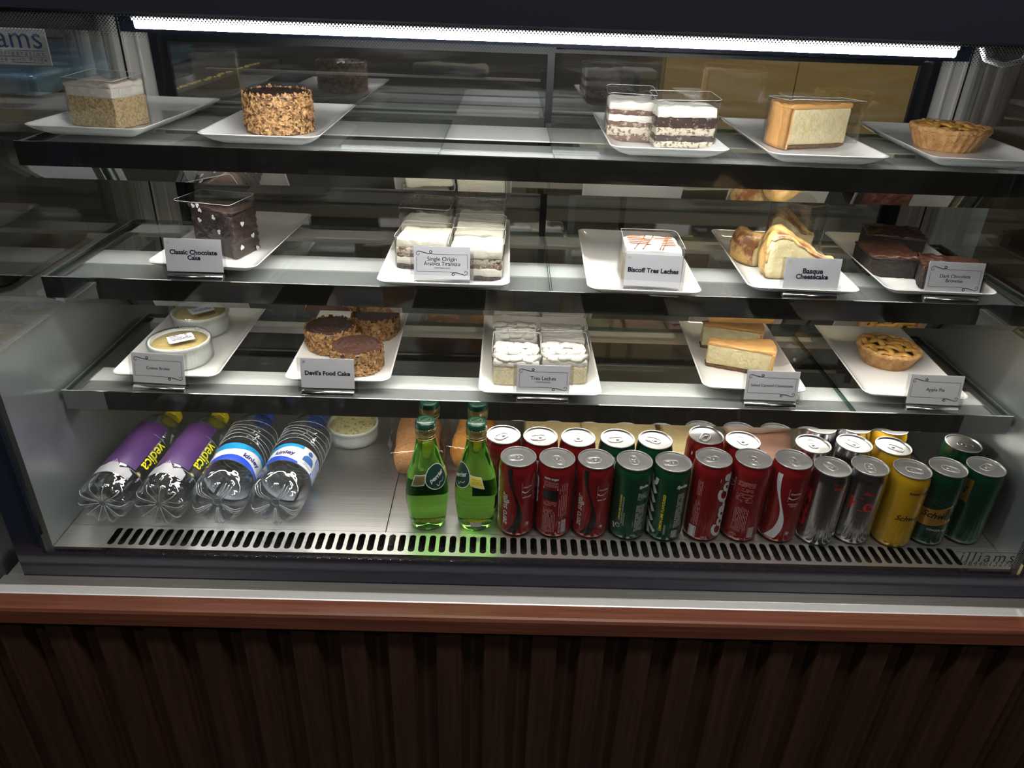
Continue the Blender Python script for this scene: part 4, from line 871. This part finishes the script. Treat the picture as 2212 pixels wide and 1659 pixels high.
def green_bottle(label, x, y, th):
    t = thing('glass_bottle', label, 'bottle', (x, y, .7503), 0, 'green glass water bottles')
    obj('glass_body', lathe(PP, 64), g_green, t, True)
    cp = obj('bottle_cap', lathe([(.0142, .170), (.0150, .1705), (.0152, .178), (.0150, .184), (.0140, .1865), (.0120, .1872), (0, .1872)], 60, lambda r, z, a: (r*(1+.02*cos(a*24)) if r > .0148 else r, z)), cap_green, t, True)
    obj('gold_rings', cat(*[lathe([(.0139, z), (.0152, z+.0006), (.0154, z+.0022), (.0139, z+.003)], 48) for z in (.1585, .1625)], lathe([(.0151, .1665), (.0156, .1672), (.0155, .1765), (.0149, .1775)], 72, lambda r, z, a: (r*(1+.025*cos(a*30)), z))), gold_m, t, True)
    obj('cap_emblem', tf(cat(stroke([(.0085*cos(a), .0085*sin(a)) for a in [2*pi*k/30 for k in range(30)]], .0005, True), T('P', .0055, 0, 0, shear=.5, bold=.03), stroke([(-.006, -.004), (.006, .004)], .001)), (0, 0, .18745)), gold_m, cp)
    ell = [(.0185*cos(a), .100+.0185*1.02*sin(a)*(1.12 if sin(a) > 0 else .95)) for a in [2*pi*k/40 for k in range(40)]]
    lab_ = obj('neck_label', onr(fine(([(x_, y_, 0) for x_, y_ in ell], [tuple(range(40))])), Rp, th), P('bottle_green_label', (.008, .035, .025), .35), t)
    obj('label_rim', onr(fine(stroke(ell, .0012, True)), Rp, th, .0007), P('label_rim_grey', (.45, .48, .50), .4), lab_)
    obj('lettering', onr(fine(cat(move2(T('perrier', .027, shear=.1, bold=.02, sp=.95), .0, .102, rot=.42), move2(stroke(smooth2([(-.007, 0), (-.005, -.004), (-.001, 0), (.003, -.002), (.008, .001)], 5), .0009), .004, .0925, rot=.4))), Rp, th, .0009), K_w, lab_)
    tail = [(.0165, .108), (.036, .104), (.040, .084), (.020, .0905)]
    tl = [(.0170, .1065), (.0345, .1030), (.0382, .0862), (.0205, .0920)]
    for s in (1, -1):
        f = obj('side_tab', onr(fine(([(s*x_, y_, 0) for x_, y_ in tail], [(0, 1, 2, 3)] if s < 0 else [(3, 2, 1, 0)])), Rp, th), P('label_rim_grey', (.45, .48, .50), .4), t)
        obj('tab_colour', onr(fine(([(s*x_, y_, 0) for x_, y_ in tl], [(0, 1, 2, 3)])), Rp, th, .0007), P('tab_gold', (.50, .43, .05), .45) if s > 0 else P('tab_dark_gold', (.14, .12, .035), .45), f)
        obj('tab_print', onr(fine(cat(move2(T('CARBONATED', .014), s*.0275, .1005, rot=-.2*s), move2(T('NATURAL', .010), s*.0275, .0970, rot=-.2*s), move2(T('MINERAL WATER', .015), s*.029, .0935, rot=-.2*s))), Rp, th, .0009), ink, f)
    bl = smooth2([(-.020, .055), (-.008, .051), (.008, .051), (.022, .058)], 8)
    if th > 0.1:
        pass
    b_ = obj('back_label', onr(fine(rect2(-.030, .030, .036, .062, 10, 4)), Rp, th+pi, .0004), P('bottle_green_label', (.008, .035, .025), .35), t)
    obj('base_label', onr(fine(cat(rect2(.020, .036, .012, .022, 4, 2))), Rp, th if th < 0 else th+.8, .0004), K_w, t)
    return t
green_bottle('green glass bottle with dark round label facing right, left one of the pair', -.1725, .081, .68)
green_bottle('green glass bottle with yellow tab, right one of the pair, touching the red cans', -.0975, .082, -.95)
# ================================================================= plastic water bottles lying down, bases to the customer
pet = thin('clear_plastic_shell', (.92, .95, .97), .13, 1.3, rough=.06, bump=.8, bscale=42)
pet_r = P('plastic_ridge_highlight', (.80, .84, .88), .12, trans=.65, ior=1.3, coat=.5)  # moulded ridges, toned whitish to paint in their highlights
pet_bare = P('clear_plastic_neck', (.98, .99, 1), .04, trans=1, ior=1.10)
def pet_bottle(label, x, y, L_, r, kind, th, rz=0):
    t = thing('water_bottle', label, 'bottle', (x, y, .7505+r), 0, 'plastic water bottles lying on the steel floor'); t.rotation_euler = (-pi/2, 0, rz)
    if kind == 'v':
        pf = [(0, .010), (.006, .0075), (.014, .004), (.024, .0008), (.031, .0015), (.036, .006), (r, .014), (r, .055), (r*.985, .058), (r, .061), (r, .150), (r*.985, .153), (r, .156), (r, .192), (r*.93, .207), (r*.78, .222), (r*.55, .233), (r*.36, .241), (.0135, .246), (.0125, .252)]
        def fn(q, z, a):
            s = 1-.045*(1-abs(cos(2*a)))**1.0*min(1, z/.03)
            if z < .02: s *= 1-.09*(.5+.5*cos(a*10+.5*sin(z*400)))**3*(1 if q > .004 else 0); z = z+.0035*(.5+.5*cos(a*10))**2*(q/r)
            return q*s, z
    else:
        pf = [(0, .014), (.005, .012), (.012, .007), (.020, .0012), (.027, 0), (.033, .004), (r*.97, .014), (r, .026), (r, .062), (r*.95, .066), (r*.95, .1180), (r, .122)]
        pf += [(r*(.985-.045*(i % 2)), .127+i*.0065) for i in range(8)]
        pf += [(r, .184), (r*1.0, .196), (r*.93, .210), (r*.76, .224), (r*.54, .235), (r*.36, .243), (.0135, .247), (.0125, .252)]
        def fn(q, z, a):
            s = 1
            if z < .030:
                w_ = max(0, 1-z/.030); s = 1-.22*w_*(.5-.5*cos(a*5))**1.5*(1 if q > .008 else 0); z = z+.012*w_*(.5-.5*cos(a*5))**2*min(1, q/.02)
            elif .12 < z < .2: s = 1+.02*sin(a*3+z*90)
            return q*s, z
    obj('bottle_body', lathe(pf, 90, fn), pet, t, True)
    if kind == 'v':
        rb = [tube([(q*sin(a), -q*cos(a), .0085-.0075*min(1, q/.026)+(.010*max(0, (q-.030)/.008)**2)) for q in (.005, .010, .016, .022, .027, .031, .0345, .037)], .0007, 6) for a in [2*pi*(k+.5)/10 for k in range(10)]]
        rb += [tube([(.0375*sin(a), -.0375*cos(a), z) for a in [2*pi*k/48 for k in range(48)]], .0004, 6, closed=True) for z in (.058, .153)]
    else:
        rb = [tube([(q*sin(a), -q*cos(a), .0125-.012*min(1, q/.026)+(.014*max(0, (q-.030)/.010)**2)) for q in (.008, .013, .019, .025, .031, .036, .0395)], .0008, 6) for a in [2*pi*(k+o_)/5 for k in range(5) for o_ in (.40, .5, .60)]]
        rb += [tube([((r+.0002)*sin(a), -(r+.0002)*cos(a), z+.006*sin(a*2+z*60)) for a in [2*pi*k/60 for k in range(60)]], .00055, 6, closed=True) for z in (.126, .138, .150, .162, .174, .188)]
        rb += [tube([(.0062*sin(a), -.0062*cos(a), .0125) for a in [2*pi*k/24 for k in range(24)]], .0005, 6, closed=True)]
    obj('moulded_ridges', cat(*rb), pet_r, t, True)
    cm = P('yellow_cap', (.85, .68, .02), .35) if kind == 'v' else P('blue_cap', (.02, .10, .45), .35)
    obj('neck_ring', lathe([(.0150, .2462), (.0160, .2470), (.0160, .2485), (.0150, .2495)], 36), pet_bare, t, True)
    obj('bottle_cap', lathe([(.0148, .2500), (.0152, .2505), (.0152, .2545), (.0146, .2550), (.0152, .2556), (.0152, .2665), (.0140, .2680), (0, .2680)], 72, lambda q, z, a: (q*(1+.012*cos(a*36)) if z > .2556 and q > .0145 else q, z)), cm, t, True)
    R2 = r*(1.0 if kind == 'v' else .955)
    def sq(z, a): return R2*(1-.045*(1-abs(cos(2*a)))) if kind == 'v' else R2
    def wr(g, th0, off): 
        return [((sq(y, th0+x_/R2)+off)*sin(th0+x_/R2), -(sq(y, th0+x_/R2)+off)*cos(th0+x_/R2), y) for x_, y, z in g[0]], g[1]
    if kind == 'v':
        pm = P('purple_panel', (.024, .010, .11), .4, vscale=9, col2=(.080, .032, .12), thr=(.35, .7), coat=.3)
        a = obj('printed_panel', wr(rect2(-.060, .012, .062, .182, 24, 6), th, .0002), pm, t)
        b = obj('mountain_print', wr(fine(([(-.060, .036, 0), (.012, .036, 0), (.012, .052, 0), (.002, .058, 0), (-.010, .052, 0), (-.022, .070, 0), (-.036, .056, 0), (-.060, .064, 0)], [tuple(range(8))]), .006), th, .0002), P('snow_print', (.40, .39, .42), .4), a)
        obj('lettering', wr(cat(T('vedica', .070, .022, .112, -1, bold=.01)), th, .0007), P('vedica_yellow', (.72, .68, .02), .4), a)
        obj('small_print', wr(cat(T('Himalayan Spring Water', .050, .0145, .125, -1), move2(T('Bisleri.', .020, shear=.2), .027, .172, rot=-1.2), T('300 m', .012, .024, .05, -1)), th, .0007), K_w, a)
        obj('lotus_emblem', wr(cat(*[stroke([(.020, .0585), (.020+.006*sin(q), .0585+.006*cos(q))], [.0018, .0003]) for q in (-1.3, -.8, -.3, .3, .8, 1.3)]), th, .0007), P('emblem_gold', (.5, .4, .15), .4), a)
    else:
        wv = lambda x_, ph: .0055*sin(x_/R2*2.0+ph)
        a = obj('label_band', wr(rect2(-pi*R2*.98, pi*R2*.98, .068, .116, 64, 2), th, .0003), P('kinley_white', (.66, .66, .70), .35, coat=.2), t)
        xs = [-pi*R2*.98+2*pi*R2*.98*i/80 for i in range(81)]
        def band(f0, f1): return [(x_, f(x_), 0) for x_ in xs for f in (f0, f1)], [(2*i, 2*i+2, 2*i+3, 2*i+1) for i in range(80)]
        obj('light_blue_wave', wr(band(lambda q: .103+wv(q, .6), lambda q: .1158), th, .0006), P('wave_cyan', (.02, .30, .62), .3, var=.3, vscale=60, coat=.2), a)
        obj('dark_blue_wave', wr(band(lambda q: .0682, lambda q: .078+wv(q, 2.6)), th, .0006), P('wave_blue', (.015, .06, .50), .3, coat=.2), a)
        obj('lettering', wr(cat(T('kinley', .033, .006, .090, 0, bold=.03, shear=.1), T('kinley', .033, -.075, .090, 0, bold=.03, shear=.1)), th, .0009), P('kinley_navy', (.02, .02, .12), .4), a)
        if th < 0:
            pn = obj('side_panel', wr(rect2(.032, .060, .0685, .1155, 6, 1), th, .0009), P('kinley_white', (.66, .66, .70), .35), a)
            pf_ = obj('person_print', wr(fine(cat(([(.046+.0045*cos(q), .106+.0055*sin(q), 0) for q in [2*pi*k/16 for k in range(16)]], [tuple(range(16))]), ([(.036, .083, 0), (.058, .083, 0), (.057, .093, 0), (.052, .099, 0), (.042, .099, 0), (.037, .093, 0)], [tuple(range(6))])), .004), th, .0011), P('print_blue_duotone', (.04, .13, .38), .4), pn)
            obj('small_print', wr(cat(T('Trust Kinley', .022, .046, .075), T('SKL', .006, .044, .0795, shear=.4)), th, .0013), P('kinley_navy', (.02, .02, .12), .4), pn)
            obj('ingredients_panel', wr(rect2(.062, .085, .0685, .1155, 6, 1), th, .0009), P('pale_blue_print', (.30, .34, .52), .5), a)
    return t
pet_bottle('clear water bottle with purple print and yellow cap, far left', -.664, .048, .26, .0385, 'v', radians(34), -.02)
pet_bottle('clear water bottle with purple print and yellow cap, second from the left', -.579, .048, .26, .0385, 'v', radians(30), -.02)
pet_bottle('clear water bottle with blue wave label showing its name, beside the purple-printed bottles', -.492, .050, .26, .0415, 'k', radians(44), -.0)
pet_bottle('clear water bottle with blue wave label and small portrait print, nearest the empty steel floor', -.4045, .052, .26, .0415, 'k', radians(-15), -.03)
# ================================================================= bags and wrapped blocks at the back of the steel floor
film = thin('bag_film', (.96, .96, .96), .05, .9, bump=.8, bscale=50)
def bag(label, loc, rz, sx_, sy_, sz_, m, seed, cover=True, rx=0):
    t = thing('filled_bag', label, 'bag', loc, rz, 'bags and packets on the steel floor')
    g = rgrid(sx_, sy_, sz_, sz_*.42, .012, amp=.006, freq=22, seed=seed); obj('contents', tf(g, rx=rx), m, t, True)
    if cover:
        g = rgrid(sx_+.018, sy_+.02, sz_+.006, sz_*.3, .008, amp=.006, freq=38, seed=seed+2); obj('clear_bag', tf(g, rx=rx), film, t, True)
    return t
bag('clear bag of coarse orange crumbs behind the left green glass bottle', (-.208, .262, .7505), .08, .078, .150, .058, P('orange_crumbs', (.72, .37, .16), .8, bump=1, bscale=500, vscale=300, col2=(.55, .25, .09)), 1)
bag('clear bag of orange powder behind the right green glass bottle', (-.110, .275, .7505), -.10, .070, .130, .055, P('orange_powder', (.74, .33, .07), .8, var=.25, vscale=40, bump=.3, bscale=200), 2)
for k, (x, w_, lab) in enumerate([(.033, .100, 'pale yellow cheese block in film, left one'), (.150, .135, 'pale yellow cheese block in film, middle one behind the green cans'), (.274, .090, 'pale yellow cheese block in film, right one')]):
    t = thing('cheese_block', lab, 'cheese', (x, .292, .7505), 0, 'pale yellow cheese blocks')
    obj('cheese', rgrid(w_, .20, .060, .006, .012, amp=.002, freq=30, seed=k), P('pale_yellow_cheese', (.84, .66, .34), .5, var=.1, vscale=12, sss=.1), t, True)
    obj('cling_film', rgrid(w_+.004, .204, .062, .006, .008, amp=.0016, freq=50, seed=k+5), cling, t, True)
pk = P('pink_pouch', (.74, .42, .32), .6, var=.15, vscale=15)
t = thing('paper_packet', 'pinkish folded packet behind the second-row red cans', 'packet', (.405, .270, .7505), -.25, 'bags and packets on the steel floor')
obj('packet_body', rgrid(.125, .12, .042, .014, .010, amp=.005, freq=26, seed=6), pk, t, True)
obj('packet_label', tf(box(-.03, .03, -.012, .012, 0, .0005), (-.02, -.045, .0412), rx=.25), paper_w, t)
t = thing('paper_packet', 'cream paper packet lying across the pinkish packet', 'packet', (.410, .330, .793), .1, 'bags and packets on the steel floor')
obj('packet_body', rgrid(.13, .07, .022, .009, .010, amp=.004, freq=26, seed=8), P('cream_paper', (.80, .66, .50), .7), t, True)
